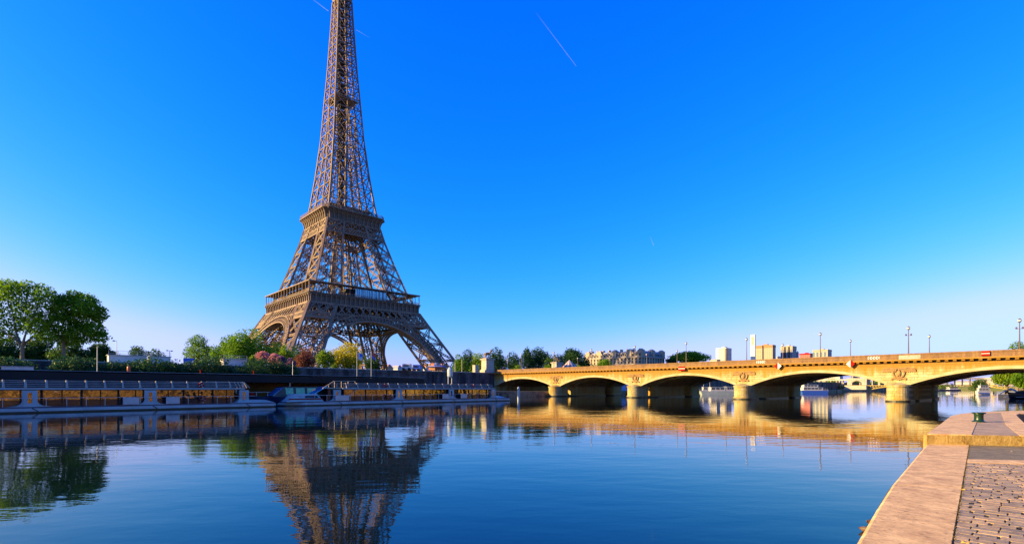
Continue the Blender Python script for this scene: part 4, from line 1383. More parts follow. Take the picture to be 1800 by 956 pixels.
# horse-and-warrior groups on their pedestals at the left bank end
def statue(y, lab_p, lab_s, flip):
    t = thing('statue_pedestal', lab_p, 'pedestal', (XL - 1.5, y, GZ), group='pedestals at the bridge end')
    m = MB(); m.box(-1.9, 1.9, -2.4, 2.4, 0, 1.0); m.box(-1.7, 1.7, -2.2, 2.2, 1.0, 1.3); m.build('base', M['pale_stone'], t)
    m = MB(); m.box(-1.45, 1.45, -1.95, 1.95, 1.3, 4.9); m.build('shaft', M['pale_stone'], t)
    m = MB(); m.box(-1.65, 1.65, -2.15, 2.15, 4.9, 5.15); m.box(-1.85, 1.85, -2.35, 2.35, 5.15, 5.45); m.build('cornice', M['pale_stone'], t)
    st = thing('horse_statue', lab_s, 'statue', (XL - 1.5, y, GZ + 5.45), 0, 'statues at the bridge end')
    f = -1 if flip else 1
    m = MB()
    m.box(-1.1, 1.1, -1.8, 1.8, 0, .22)
    # horse: trunk, neck, head, four legs, tail
    m.path([(0, -1.25 * f, 1.85), (0, -.6 * f, 1.95), (0, .3 * f, 1.9), (0, 1.0 * f, 2.05)], [.38, .52, .48, .5], 10)
    m.path([(0, 1.0 * f, 2.15), (0, 1.45 * f, 2.8), (0, 1.6 * f, 3.25)], [.42, .3, .24], 9)
    m.path([(0, 1.55 * f, 3.3), (0, 1.95 * f, 3.1), (0, 2.2 * f, 2.8)], [.24, .19, .13], 8)
    for s in (-.07, .07): m.tube((s, 1.5 * f, 3.45), (s * 1.4, 1.5 * f, 3.72), .06, .02, 5)
    m.path([(.2, .95 * f, 1.85), (.22, 1.15 * f, 1.15), (.22, 1.0 * f, .22)], [.24, .14, .1], 8)
    m.path([(-.2, .95 * f, 1.85), (-.22, 1.55 * f, 1.45), (-.22, 1.45 * f, .85)], [.24, .14, .1], 8)
    for s in (-.22, .22):
        m.path([(s, -1.05 * f, 1.75), (s, -.95 * f, 1.1), (s, -1.3 * f, .75), (s, -1.2 * f, .2)], [.32, .19, .12, .1], 8)
    m.path([(0, -1.55 * f, 2.0), (0, -1.9 * f, 1.5), (0, -1.85 * f, .8)], [.14, .17, .05], 7)
    for i in range(5): m.ball((0, (1.02 + .13 * i) * f, 2.55 + .2 * i), .16, 6, (.6, 1, 1.2))
    m.build('horse', M['bronze'] if flip else M['relief'], st)
    m = MB()
    m.path([(.75, .55 * f, .2), (.75, .5 * f, .75), (.72, .55 * f, 1.3)], [.1, .14, .2], 8)
    m.path([(.55, .85 * f, .2), (.55, .75 * f, .75), (.66, .6 * f, 1.3)], [.1, .14, .2], 8)
    m.path([(.69, .57 * f, 1.2), (.69, .55 * f, 1.6), (.68, .6 * f, 2.05), (.68, .6 * f, 2.25)], [.24, .26, .32, .14], 9)
    m.ball((.68, .63 * f, 2.48), .19, 9, (.9, 1, 1.15))
    m.path([(.66, .9 * f, 2.05), (.5, 1.2 * f, 2.25), (.25, 1.45 * f, 2.55)], [.12, .1, .07], 7)
    m.path([(.74, .3 * f, 2.05), (.85, .1 * f, 1.65), (.8, .3 * f, 1.3)], [.12, .1, .07], 7)
    m.build('warrior', M['bronze'] if flip else M['relief'], st)
statue(-26.8, 'large pale stone pedestal carrying a horse statue at the near end of the bridge', 'weathered statue of a horse and standing warrior on the nearer pale pedestal', False)
statue(13.0, 'pale stone pedestal on the far side of the bridge, next to the carousel', 'dark statue of a horse and standing warrior on the pedestal beside the carousel', True)
# ================================================================ BOATS OF THE LEFT BANK
def bx_of(y): return 256.0 - 0.07 * (y + 156.7)
BANG = math.atan2(0.07, 1.0)       # boats lie turned a little off the river's line
def boat_y(px):
    lo_, hi_ = -400.0, 0.0
    for _ in range(60):
        y = (lo_ + hi_) / 2
        rel = Vector((bx_of(y), y, 0)) - CAM
        pxx = 900 + F * rel.dot(RGT) / max(1e-3, rel.dot(FWD))
        if rel.dot(FWD) < 1 or pxx < px: lo_ = y
        else: hi_ = y
    return y
def boat_D(px):
    y = boat_y(px)
    return (Vector((bx_of(y), y, 0)) - CAM).dot(FWD)

def glass_boat(y0, y1, lab, pylons, posts_step, stern_door, bow):
    """local frame: +x towards the viewer's side of the river, +y downstream; origin at the near side, upstream end"""
    L = math.hypot(y1 - y0, bx_of(y1) - bx_of(y0))
    root = thing('tour_boat', lab, 'boat', (bx_of(y0), y0, 0), BANG, 'glass sightseeing boats moored at the left bank')
    W = -5.6
    # hull: black boot top and pale rubbing band with a tapered downstream/upstream end
    def outline(off, y_a, y_b):
        if bow == 'down':
            return [(off, y_a), (off, y_b - 2.2), (off - 1.4, y_b - .5), (W / 2, y_b), (W - off + 1.4, y_b - .5), (W - off, y_b - 2.2), (W - off, y_a)]
        if bow == 'up':
            return [(off, y_a + 3.2), (off, y_b), (W - off, y_b), (W - off, y_a + 3.2), (W - off + 1.5, y_a + .9), (W / 2, y_a), (off - 1.5, y_a + .9)]
        return [(off, y_a), (off, y_b - .4), (off - .4, y_b), (W - off + .4, y_b), (W - off, y_b - .4), (W - off, y_a)]
    m = MB(); m.prism(outline(-.12, 0, L), -.6, .17); hull = m.build('hull', M['hull_black'], root)
    m = MB(); m.prism(outline(0.0, 0, L), .17, .52); m.build('rubbing_band', M['hull_white'], root)
    m = MB(); m.prism(outline(-.10, 0, L), .52, .66); m.build('deck', M['hull_blue'], root)
    m = MB(); m.prism(outline(-.06, 0.3, L - .3), -.05, .06); m.build('weed_line', M['alga'], hull)
    c0 = 2.0 if bow != 'up' else 10.0
    c1 = L - (2.6 if bow == 'down' else 5.5)
    # lower dark panel, glass wall, roof edge
    m = MB(); m.box(W + .9, -.9, c0, c1, .66, 1.40); m.build('lower_panel', M['dark_glass'], root)
    # window panes one by one, framed by dark posts
    ys = np.arange(c0, c1, posts_step)
    for i, ya in enumerate(ys):
        yb = min(c1, ya + posts_step)
        if yb - ya < .3: continue
        m = MB(); m.box(-.93, -.90, ya + .06, yb - .06, 1.405, 2.46); m.build('window', M['boat_glass'], root)
        m = MB(); m.box(W + .90, W + .93, ya + .06, yb - .06, 1.405, 2.46); m.build('window', M['boat_glass'], root)
        wd = .22 if i % 2 == 0 else .07
        fr = MB()
        fr.box(-.98, -.84, ya - wd / 2, ya + wd / 2, .67, 2.46)
        fr.box(W + .84, W + .98, ya - wd / 2, ya + wd / 2, .67, 2.46)
        fr.box(W + .84, -.84, ya - .03, ya + .03, 2.38, 2.46)
        fr.build('window_post', M['black'], root)
    m = MB(); m.box(W + 1.1, -1.1, c0 + .2, c1 - .2, .67, .80); m.build('cabin_floor', M['wood'], root)
    m = MB(); m.box(W + .5, -.5, c0 - .3, c1 + 1.0, 2.46, 2.56); m.build('ceiling', M['hull_black'], root)
    m = MB(); m.box(W + .3, -.3, c0 - .4, c1 + 1.2, 2.56, 2.74); m.build('roof_edge', M['hull_white'], root)
    # rows of seats and tables inside
    ys2 = np.arange(c0 + 1.0, c1 - 1.0, 1.15)
    for i, ya in enumerate(ys2):
        m = MB()
        for xx in (-1.5, -2.1, -3.6, -4.2):
            m.box(xx - .22, xx + .22, ya - .22, ya + .22, 1.15, 1.25); m.box(xx - .22, xx + .22, ya + .17, ya + .24, 1.25, 1.72)
            m.box(xx - .03, xx + .03, ya - .03, ya + .03, .8, 1.15)
        m.build('seat_row', M['orange'] if (i % 5 in (2, 3)) else M['wood'], root)
    # glazed sloping roof carried by pale raked posts
    m = MB(); m.box(W + 1.1, -1.1, c0, c1 + .9, 2.744, 2.80); m.build('roof_deck', M['hull_black'], root)
    po = MB(); rp = MB()
    y = c0 + .4
    pst = MB()
    k = 0
    while y < c1 + 1.1:
        q = MB(); q.tube((-.50, y, 2.74), (-.93, y, 3.58), .115, .10, 10)
        q.build('roof_post', M['post_metal'], root)
        y += posts_step; k += 1
    m = MB()
    for z, xx in ((2.95, -.66), (3.15, -.76), (3.35, -.86), (3.55, -.94)):
        m.beam((xx, c0, z), (xx, c1 + 1.1, z), .03, .03)
        m.beam((W - xx, c0, z), (W - xx, c1 + 1.1, z), .03, .03)
    m.build('roof_rail', M['grey_metal'], root)
    m = MB(); m.slab([(-.70, c0, 2.80), (-.70, c1 + .9, 2.80), (-1.0, c1 + .9, 3.52), (-1.0, c0, 3.52)], (-.03, 0, 0)); m.build('roof_screen', M['screen_grey'], root)
    # side rail along the deck
    m = MB()
    m.beam((-.12, .6, 1.62), (-.12, L - 3.0, 1.62), .045, .045)
    y = .6
    while y < L - 3.0:
        m.beam((-.12, y, .66), (-.12, y, 1.62), .05, .05); y += posts_step
    m.build('side_rail', M['grey_metal'], root)
    # pale pylons with a slot and flared foot
    for yp in pylons:
        m = MB()
        h = .62
        x0, x1 = -.62, -.36
        m.box(x0, x1, yp - h, yp - .17, .66, 2.46); m.box(x0, x1, yp + .17, yp + h, .66, 2.46)
        m.box(x0, x1, yp - .17, yp + .17, .66, 1.05); m.box(x0, x1, yp - .17, yp + .17, 2.2, 2.46)
        for s in (-1, 1):
            pts = [(x1 - .001, yp + s * h, 1.25), (x1 - .001, yp + s * (h + .12), .98), (x1 - .001, yp + s * (h + .45), .78), (x1 - .001, yp + s * (h + 1.25), .665), (x1 - .001, yp + s * h, .665)]
            m.slab(pts if s > 0 else pts[::-1], (-.24, 0, 0))
        py_ = m.build('pylon', M['hull_white'], root)
        m = MB(); m.box(-.60, -.40, yp - .165, yp + .165, 1.055, 2.19); m.build('slot_glass', M['boat_glass'], py_)
        m = MB(); m.beam((.012, yp + .15, .51), (.012, yp + .65, .16), .10, .03, (1, 0, 0)); m.build('fender_seam', M['hull_black'], py_)
    return root, L, c0, c1

yA1 = boat_y(487)
yA0 = yA1 - 72
pyl = lambda px, y0: (boat_y(px) - y0) / math.cos(BANG)
b1, L1, c0, c1 = glass_boat(yA0, yA1, 'long glass sightseeing boat with pale pylons, moored farthest upstream along the black canopy',
    [pyl(p, yA0) for p in (-330, -160, 53, 266, 431)], 1.72, True, 'flat')
# stern of the first boat: wooden door panel and sloped pale deck house
m = MB(); m.box(-1.2, -.7, L1 - 5.0, L1 - 3.9, .67, 2.40); m.build('door', M['wood'], b1)
m = MB(); m.hexa([(-5.0, L1 - 5.4, .66), (-.1, L1 - 5.4, .66), (-.1, L1 - .3, .66), (-5.0, L1 - .3, .66), (-5.0, L1 - 5.2, 1.12), (-.2, L1 - 5.2, 1.12), (-.2, L1 - 1.6, 1.05), (-5.0, L1 - 1.6, 1.05)])
m.build('stern_deck', M['hull_white'], b1)
m = MB()
for i in range(4): m.beam((-.7, L1 - 5.2 + i * .42, 2.74), (-1.0, L1 - 5.5 + i * .42, 3.56), .09, .12)
m.beam((-1.0, L1 - 9, 3.58), (-1.0, L1 - 4.2, 3.58), .09, .09); m.beam((-1.0, L1 - 4.2, 3.58), (-.6, L1 - 3.6, 2.75), .1, .1)
m.build('stern_frame', M['post_metal'], b1)

yB0 = boat_y(500); yB1 = boat_y(896)
b2, L2, c0, c1 = glass_boat(yB0, yB1, 'glass sightseeing boat with a red striped wheelhouse bow, moored nearest to the stone bridge',
    [pyl(p, yB0) for p in (595, 704, 796, 870)], 2.05, False, 'up')
# wheelhouse of the second boat
m = MB(); m.hexa([(-5.0, .4, .66), (-.05, .4, .66), (-.05, 6.2, .66), (-5.0, 6.2, .66), (-4.6, 1.8, 1.85), (-.35, 1.8, 1.85), (-.35, 5.2, 1.85), (-4.6, 5.2, 1.85)])
wh = m.build('bow_house', M['hull_white'], b2)
m = MB(); m.hexa([(-.12, .55, 1.00), (-.05, .55, 1.00), (-.05, 6.05, 1.00), (-.12, 6.05, 1.00), (-.20, .78, 1.16), (-.09, .78, 1.16), (-.09, 5.95, 1.16), (-.20, 5.95, 1.16)]); m.build('red_stripe', M['red'], wh)
m = MB(); m.hexa([(-.28, 3.2, 1.25), (-.13, 3.2, 1.25), (-.13, 5.4, 1.25), (-.28, 5.4, 1.25), (-.4, 3.3, 1.6), (-.255, 3.3, 1.6), (-.255, 5.1, 1.6), (-.4, 5.1, 1.6)]); m.build('port_window', M['dark_glass'], wh)
m = MB(); m.slab([(-4.4, 4.8, 1.86), (-.5, 4.8, 1.86), (-.7, 7.0, 3.0), (-4.2, 7.0, 3.0)], (0, .12, 0)); m.build('windscreen', M['blue_glass'], b2)
m = MB(); m.box(-4.3, -.9, 7.3, 9.6, .7, 2.45); m.build('wheelhouse', M['dark_glass'], b2)
m = MB(); m.beam((-.8, 6.4, 2.75), (-.8, 12.2, 2.75), .18, .12); m.beam((-4.6, 6.4, 2.75), (-4.6, 12.2, 2.75), .18, .12)
m.box(-4.7, -.7, 7.2, 12.0, 2.62, 2.74); m.build('bridge_roof', M['post_metal'], b2)
m = MB()
m.beam((-.8, 6.4, 2.75), (-.8, 8.3, 3.85), .09, .09); m.beam((-.8, 8.3, 3.85), (-.8, 12.0, 3.9), .09, .09); m.beam((-.8, 12, 3.9), (-.8, 12.6, 2.75), .09, .09)
for y in (7.4, 8.4, 9.6, 10.8): m.beam((-.8, y, 2.75), (-.8, y, 3.3 if y < 8 else 3.86), .08, .08)
m.beam((-.8, 7.3, 3.3), (-.8, 12.3, 3.35), .06, .06)
m.build('bridge_rail', M['post_metal'], b2)
m = MB()
for i in range(7): m.box(-1.1, -.4, 10.2 + i * .28, 10.5 + i * .28, .9 + i * .25, .96 + i * .25)
m.build('stair', M['grey_metal'], b2)
m = MB(); m.box(-.16, -.10, 8.2, 10.6, .72, 1.55)
m.build('gate_panel', M['grey_metal'], b2)
m = MB(); m.hexa([(-5.2, L2 - 5.2, .66), (-.3, L2 - 5.2, .66), (-.3, L2 - .8, .66), (-5.2, L2 - .8, .66), (-5.0, L2 - 5.0, 1.35), (-.5, L2 - 5.0, 1.35), (-.9, L2 - 2.2, 1.05), (-4.7, L2 - 2.2, 1.05)]); m.build('stern_deck', M['hull_white'], b2)
m = MB(); m.box(-3.0, -1.4, L2 - 4.6, L2 - 2.8, 1.3, 1.75); m.build('life_raft', M['red'], b2)
m = MB()
for px_ in (505, 520): pass

# dark blue passenger boat moored behind, its flared bow in the gap
t = thing('motor_boat', 'dark blue motor boat with raked cabin in the gap between the glass boats', 'boat', (bx_of(boat_y(492)) - 4.0, boat_y(492) - 1.0, 0), BANG)
m = MB()
sec = [(-3.2, 1.55, 2.3, -.3), (-1.0, 1.5, 2.1, -.4), (3.0, 1.35, 2.0, -.5), (9.0, 1.2, 1.9, -.5), (14.0, 1.2, 1.8, -.4)]
rr = []
for (y, zt, hw, zb), k in zip(sec, (0.05, .75, 1, 1, .9)):
    ht = hw * (0.30 if y < -3 else 0.85 if y < 0 else 1)
    rr.append([(-ht, y - (.9 if y < 0 else 0), zt), (ht, y - (.9 if y < 0 else 0), zt), (ht * k * .8, y + .6, .25), (ht * k * .6, y + 1.2, zb), (-ht * k * .6, y + 1.2, zb), (-ht * k * .8, y + .6, .25)])
for a in rr: m.v += a
for i in range(len(rr) - 1):
    for j in range(6):
        j2 = (j + 1) % 6
        m.f.append((i * 6 + j, i * 6 + j2, i * 6 + 6 + j2, i * 6 + 6 + j)); m.m.append(0)
m.f.append(tuple(range(6))); m.m.append(0); m.f.append(tuple(24 + k for k in reversed(range(6)))); m.m.append(0)
m.build('hull', M['hull_blue'], t)
m = MB(); m.hexa([(-1.5, .8, 1.4), (1.5, .8, 1.4), (1.5, 10, 1.4), (-1.5, 10, 1.4), (-1.3, 2.6, 2.95), (1.3, 2.6, 2.95), (1.3, 10, 2.95), (-1.3, 10, 2.95)]); cb = m.build('cabin', M['hull_black'], t)
m = MB(); m.slab([(-1.3, .92, 1.55), (1.3, .92, 1.55), (1.15, 2.45, 2.8), (-1.15, 2.45, 2.8)], (0, -.04, .03)); m.build('windscreen', M['blue_glass'], cb)
for ya, yb in ((2.7, 3.9), (4.3, 5.7), (6.1, 7.6)):
    m = MB(); m.slab([(1.50, ya, 1.75), (1.50, yb, 1.75), (1.34, yb, 2.75), (1.34, ya, 2.75)], (.03, 0, .003)); m.build('window', M['boat_glass'], cb)
m = MB()
for y in (-3.2, -1.6, 0): m.beam((1.5 if y > -2 else .6, y, 1.5), (1.5 if y > -2 else .6, y, 2.15), .05, .05)
m.beam((.3, -3.8, 2.1), (1.6, .3, 2.15), .05, .05)
m.build('bow_rail', M['grey_metal'], t)
for (dx, dy, lab) in ((1.0, -3.6, 'red rolled awning on the bow of the dark blue boat, left of its mate'), (1.6, -2.3, 'red rolled awning on the bow of the dark blue boat, close to its cabin')):
    q = t.matrix_basis @ Vector((dx, dy, 0)) if False else Vector((t.location.x + dx, t.location.y + dy, 1.62))
    m = MB(); m.path([(0, -.6, .18), (0, 0, .26), (0, .6, .14)], [.12, .2, .14], 8); tag(m.build('fender_bundle', M['red'], None, loc=q), lab, 'fender', 'red bundles on the dark boat')

# lifebuoys hung on the boats
def lifebuoy(px, z, dx, lab):
    y = boat_y(px)
    t = thing('lifebuoy', lab, 'lifebuoy', (bx_of(y) + dx, y, z), BANG, 'lifebuoys on the glass boats')
    m = MB(); m.torus((0, 0, 0), .27, .085, 'x', 22, 8); m.build('ring', M['red'], t, smooth=True)
    m = MB()
    for a in range(4):
        an = a * math.pi / 2 + .5
        m.ball((0.0, .27 * math.cos(an), .27 * math.sin(an)), .095, 8, (1, 1, 1))
    m.build('white_band', M['white'], t)
lifebuoy(355.5, 3.15, -.52, 'red lifebuoy on the roof rail of the upstream glass boat')
lifebuoy(358, 1.35, -.02, 'red lifebuoy on the side rail of the upstream glass boat')
lifebuoy(680, 3.15, -.52, 'red lifebuoy on the roof rail of the striped bow boat, near its wheelhouse')
lifebuoy(686, 1.25, -.02, 'red lifebuoy on the side rail of the striped bow boat, near its wheelhouse')
lifebuoy(836, 3.15, -.52, 'red lifebuoy on the roof rail of the striped bow boat, near its stern')
lifebuoy(839, 1.25, -.02, 'red lifebuoy on the side rail of the striped bow boat, near its stern')
# rail panels: pale rectangular boards hanging on the side rails
for px0, px1, lab in ((217, 245, 'grey board on the boat rail by the pylon under the plane trees'), (292, 316, 'grey board on the boat rail by the pylon under the white kiosk'), (778, 789, 'pale pink board on the side rail amid the striped bow boat'), (810, 821, 'pale pink board on the side rail before the last pylon')):
    ya, yb = boat_y(px0), boat_y(px1)
    m = MB(); m.box(-.03, .03, 0, yb - ya, -.42, .42)
    lab = lab.replace('the second pylon from the frame edge', 'the pylon standing under the large plane trees').replace('red trimmed pylon', 'pylon standing under the white kiosk')
    o = m.build('rail_board', M['grey_metal'], None, loc=(bx_of(ya) - .03, ya, 1.15)); o.rotation_euler = (0, 0, BANG)
    tag(o, lab, 'board', 'boards on the boat rails')

# black canopy of the boarding pontoon, its pontoon and posts
can = thing('pontoon_canopy', 'long flat black canopy roofing the boarding pontoon behind the glass boats', 'canopy', (247.2, -98, 0), BANG * .6)
m = MB(); m.hexa([(-8, -110, 3.62), (0, -110, 3.62), (0, 0, 3.62), (-8, -3, 3.62), (-8, -110, 4.78), (0, -110, 4.78), (0, 0, 4.55), (-8, -3, 4.55)]); m.build('roof', M['black'], can)
m = MB(); m.box(-8.1, .1, -110, 0, 4.80, 4.85); m.build('roof_sheet', M['roof_zinc'], can)
m = MB(); m.box(-7.5, -.2, -110, -1, -.4, .75); m.build('pontoon', M['hull_black'], can)
for i in range(14):
    m = MB(); m.tube((-.6, -2 - i * 8, .75), (-.6, -2 - i * 8, 3.62), .1, .1, 8); m.build('post', M['grey_metal'], can)
# timber cladding in the sun under the canopy
m = MB(); m.box(-7.9, -7.7, -108, -3, .75, 3.6); m.build('back_screen', mat('screen', (0.30, 0.19, 0.05), .8, (0.16, 0.12, 0.04), .5), can)
# folded blue tarpaulin at the canopy's end
m = MB()
nx, ny = 10, 14
for i in range(nx):
    for j in range(ny):
        def tz(i, j): return 2.6 + .9 * math.sin(math.pi * i / nx) * (1 - .55 * j / ny) + .14 * math.sin(j * 2.1 + i) 
        m.quad((-i * .5, j * .8, tz(i, j)), (-(i + 1) * .5, j * .8, tz(i + 1, j)), (-(i + 1) * .5, (j + 1) * .8, tz(i + 1, j + 1)), (-i * .5, (j + 1) * .8, tz(i, j + 1)))
m.box(-5, 0, 0, 11.2, -.3, 2.55)
tag(m.build('covered_barge', M['tarp'], None, loc=(246.0, -96, 0)), 'barge under a sagging blue tarpaulin at the end of the black canopy', 'barge')
# white tank on legs beside the last glass boat
D, y = on_x(791, 238.0)
t = thing('water_tank', 'pale blue upright tank on two legs in front of the dark quay wall', 'tank', (238.0, y, 0))
zb, zt = zat(663, D), zat(647, D)
m = MB(); m.lathe([(.3, zb), (.62, zb + .25), (.62, zt - .3), (.45, zt - .05), (.2, zt + .25)], n=14); m.build('drum', M['hull_white'], t)
for s in (-.5, .5):
    m = MB(); m.beam((0, s, 0), (0, s, zb + .5), .1, .1); m.build('leg', M['grey_metal'], t)
# mooring pile beyond the last boat
D, y = on_x(911.5, 246.0)
t = thing('mooring_pile', 'white tubular mooring pile standing in the water before the first arch', 'pile', (246.0, y, 0))
zt = zat(681, D)
m = MB(); m.tube((0, 0, -1), (0, 0, zt), .30, .30, 12); m.build('post', M['hull_white'], t)
m = MB(); m.tube((0, 0, zt), (0, 0, zt + .18), .33, .12, 12); m.build('cap', M['grey_metal'], t)
# ================================================================ TREES AND PLANTING
def leaf_cloud(blobs, n, size, name, m, parent, shell=0.55, flat=0.9):
    """n leaf-sized faces spread through the given ellipsoid clumps (centre, radii)"""
    vol = np.array([b[1][0] * b[1][1] * b[1][2] for b in blobs]) ** 0.75
    cnt = np.maximum(8, (vol / vol.sum() * n * 1.5)).astype(int)
    cs = []
    for (c, r), k in zip(blobs, cnt):
        v = rng.normal(size=(k, 3)); v /= np.linalg.norm(v, axis=1)[:, None]
        rad = shell + (1 - shell) * rng.random(k) ** 0.6
        rad *= 1 + rng.normal(0, .10, k)
        # break the outline into sprays
        rad *= 1 + .16 * np.sin(v[:, 0] * 7 + c[0]) * np.sin(v[:, 1] * 6 + c[1]) * np.sin(v[:, 2] * 7 + c[2])
        cs.append(np.array(c) + v * rad[:, None] * np.array(r))
    c = np.concatenate(cs)
    k = len(c)
    nrm = rng.normal(size=(k, 3)); nrm[:, 2] = np.abs(nrm[:, 2]) * flat + .25
    nrm /= np.linalg.norm(nrm, axis=1)[:, None]
    a = np.cross(nrm, rng.normal(size=(k, 3))); a /= np.linalg.norm(a, axis=1)[:, None]
    b = np.cross(nrm, a)
    s = size * 0.78 * (0.6 + 0.9 * rng.random(k))[:, None]
    v = np.empty((k, 4, 3))
    v[:, 0] = c - a * s * .62; v[:, 1] = c - b * s * .36 + nrm * s * .12; v[:, 2] = c + a * s * .62; v[:, 3] = c + b * s * .36 + nrm * s * .12
    me = bpy.data.meshes.new(name)
    me.vertices.add(k * 4); me.vertices.foreach_set('co', v.reshape(-1))
    me.loops.add(k * 4); me.loops.foreach_set('vertex_index', np.arange(k * 4))
    me.polygons.add(k); me.polygons.foreach_set('loop_start', np.arange(k) * 4); me.polygons.foreach_set('loop_total', np.full(k, 4))
    me.materials.append(m)
    me.update(); me.validate()
    o = bpy.data.objects.new(name, me); col.objects.link(o)
    if parent: o.parent = parent
    return o

def tree(px, pxw, ytop, ybot, D, label, m='leaf', n=2600, leaf=None, group='trees of the left bank', z0=GZ, kind='broad_tree', trunk=True, blobs=None, seed=None, lobes=13, cat='tree'):
    """crown of pixel width pxw from ytop down to ybot (picture rows), centred on px, D metres away"""
    rs = random.Random(seed if seed is not None else int(px * 7 + D))
    b = P(px, 0, D)
    t = thing(kind, label, cat, (b.x, b.y, z0), rs.uniform(0, 6.28), group)
    s = D / F
    hw = pxw * s / 2
    ztop = zat(ytop, D) - z0; zbot = zat(ybot, D) - z0
    zc, hz = (ztop + zbot) / 2, (ztop - zbot) / 2
    if blobs is None:
        blobs = []
        for i in range(lobes):
            while True:
                x, y, z = rs.uniform(-1, 1), rs.uniform(-1, 1), rs.uniform(-1, 1)
                rr = x * x + y * y + z * z
                if .12 < rr < 1: break
            q = rs.uniform(.30, .46)
            fl = math.sqrt(max(.1, 1 - max(0, z) ** 1.6))
            blobs.append(((x * hw * (1 - q) * fl, y * hw * (1 - q) * fl, zc + z * hz * (1 - q)), (hw * q, hw * q, hz * q * 1.05)))
        blobs.append(((0, 0, zc), (hw * .55, hw * .55, hz * .6)))
        blobs.append(((0, 0, ztop - hz * .32), (hw * .42, hw * .42, hz * .32)))
    lf = leaf or max(.42, D * .0034)
    leaf_cloud(blobs, n, lf, 'crown', M[m], t)
    if trunk:
        w_ = MB()
        r = max(.16, hw * .075)
        fork = max(zbot * .9, zc - hz * .75)
        w_.path([(0, 0, -.2), (rs.uniform(-.2, .2), 0, fork * .5), (0, rs.uniform(-.2, .2), fork)], [r * 1.45, r * 1.05, r * .9], 9)
        for (c, rad) in blobs[:9]:
            f = Vector((0, 0, fork)); e = Vector(c)
            mid = f.lerp(e, .5) + Vector((rs.uniform(-.3, .3) * hw * .3, rs.uniform(-.3, .3) * hw * .3, hz * .08))
            w_.path([f, mid, e], [r * .6, r * .36, r * .12], 6)
        w_.build('trunk', M['bark'], t)
    return t

# ---- two tall plane trees at the left
def plane(px, D, spec, label, n, m, fork, limbs, seed):
    b = P(px, 0, D)
    t = thing('plane_tree', label, 'tree', (b.x, b.y, GZ), 0, 'tall plane trees on the left bank')
    s = D / F
    blobs = []
    for (qx, qy, rx, ry, dep) in spec:
        o = RGT * ((qx - px) * s) + FWD * dep
        blobs.append(((o.x, o.y, zat(qy, D) - GZ), (rx * s, rx * s, ry * s)))
    leaf_cloud(blobs, n, .66, 'crown', M[m], t, shell=.45)
    w_ = MB()
    fz = zat(fork[1], D) - GZ
    fo = RGT * ((fork[0] - px) * s)
    w_.path([(0, 0, -.2), (fo.x * .5, fo.y * .5, fz * .55), (fo.x, fo.y, fz)], [.62, .48, .44], 10)
    for pts in limbs:
        pp = [Vector((fo.x, fo.y, fz))]
        for qx, qy, dep in pts:
            o = RGT * ((qx - px) * s) + FWD * dep
            pp.append(Vector((o.x, o.y, zat(qy, D) - GZ)))
        rr = [.40 * (.62 ** i) for i in range(len(pp))]
        w_.path(pp, rr, 8)
    w_.build('trunk', M['bark'], t)
plane(39, 148, [(-52, 545, 34, 32, 2), (-22, 512, 30, 24, 0), (10, 505, 26, 16, 1), (30, 520, 26, 20, -2), (58, 512, 24, 16, 2), (85, 522, 20, 15, -1), (-15, 545, 30, 24, -3), (22, 548, 28, 20, 3), (60, 545, 28, 20, 0), (92, 548, 18, 18, 2), (5, 575, 26, 17, 0), (45, 570, 26, 15, 2), (75, 575, 18, 15, -2), (-40, 580, 24, 18, 0), (8, 500, 12, 10, 2), (50, 500, 14, 8, 0), (8, 592, 16, 10, 1), (66, 588, 18, 11, 2), (88, 590, 16, 11, -1), (-25, 600, 22, 12, 0)],
      'tall plane tree farthest left, its pale trunk forking low into two limbs', 9500, 'leaf', (39, 608),
      [[(30, 590, 0), (18, 560, 1), (5, 520, 2)], [(50, 590, -1), (58, 560, 0), (60, 520, 2)], [(46, 596, 1), (80, 570, 2), (90, 545, 1)], [(30, 594, -1), (-10, 570, -1), (-35, 550, 0)]], 3)
plane(112, 152, [(120, 540, 26, 20, 0), (142, 528, 22, 14, 1), (160, 545, 22, 17, -1), (172, 552, 13, 9, 1), (140, 560, 26, 19, 2), (112, 570, 26, 18, -1), (165, 580, 18, 13, 0), (172, 592, 14, 12, 1), (140, 590, 24, 16, 0), (108, 595, 22, 13, 2), (130, 518, 12, 8, 0), (112, 528, 14, 12, 0), (178, 543, 8, 4, 0)],
      'tall plane tree second from the left edge with a dark single trunk', 8200, 'leaf', (112, 600),
      [[(108, 575, 0), (118, 545, 1)], [(118, 585, 0), (140, 565, 1), (160, 548, 0)], [(122, 596, 0), (150, 588, 1), (168, 585, 0)], [(105, 590, 0), (95, 570, -1)]], 5)
# ---- darker trees behind them
for i, (px, w_, yt, D, lab) in enumerate([(-40, 90, 596, 180, 'dark tree behind the forked plane tree, cut by the frame edge'), (14, 60, 598, 185, 'low dark tree seen left of the forked trunk'), (72, 62, 594, 190, 'dark rounded tree between the trunks of the two plane trees'), (125, 60, 604, 186, 'dark tree behind the trunk of the second plane tree'), (176, 44, 606, 190, 'small dark tree at the right foot of the plane trees')]):
    tree(px, w_ * 1.35, yt - 4, 652, D, lab, 'leaf_deep', 4200, .65, 'dark trees behind the plane trees')
tree(241, 44, 607, 634, 240, 'thin grey green tree beyond the white kiosk roof', 'leaf_deep', 1000, .7, kind='sparse_tree')
tree(275, 36, 611, 636, 250, 'sparse flat topped tree beyond the blue sign', 'leaf_deep', 500, .7, kind='sparse_tree')
tree(349, 70, 587, 656, 205, 'round green tree standing alone above the blue sign', 'leaf', 3800, .55)
tree(402, 70, 589, 656, 192, 'green tree with a pale bare gap beside the large round one', 'leaf', 3000, .6)
tree(440, 104, 576, 656, 176, 'broad green tree at the left foot of the iron tower', 'leaf', 6000, .6, lobes=18)
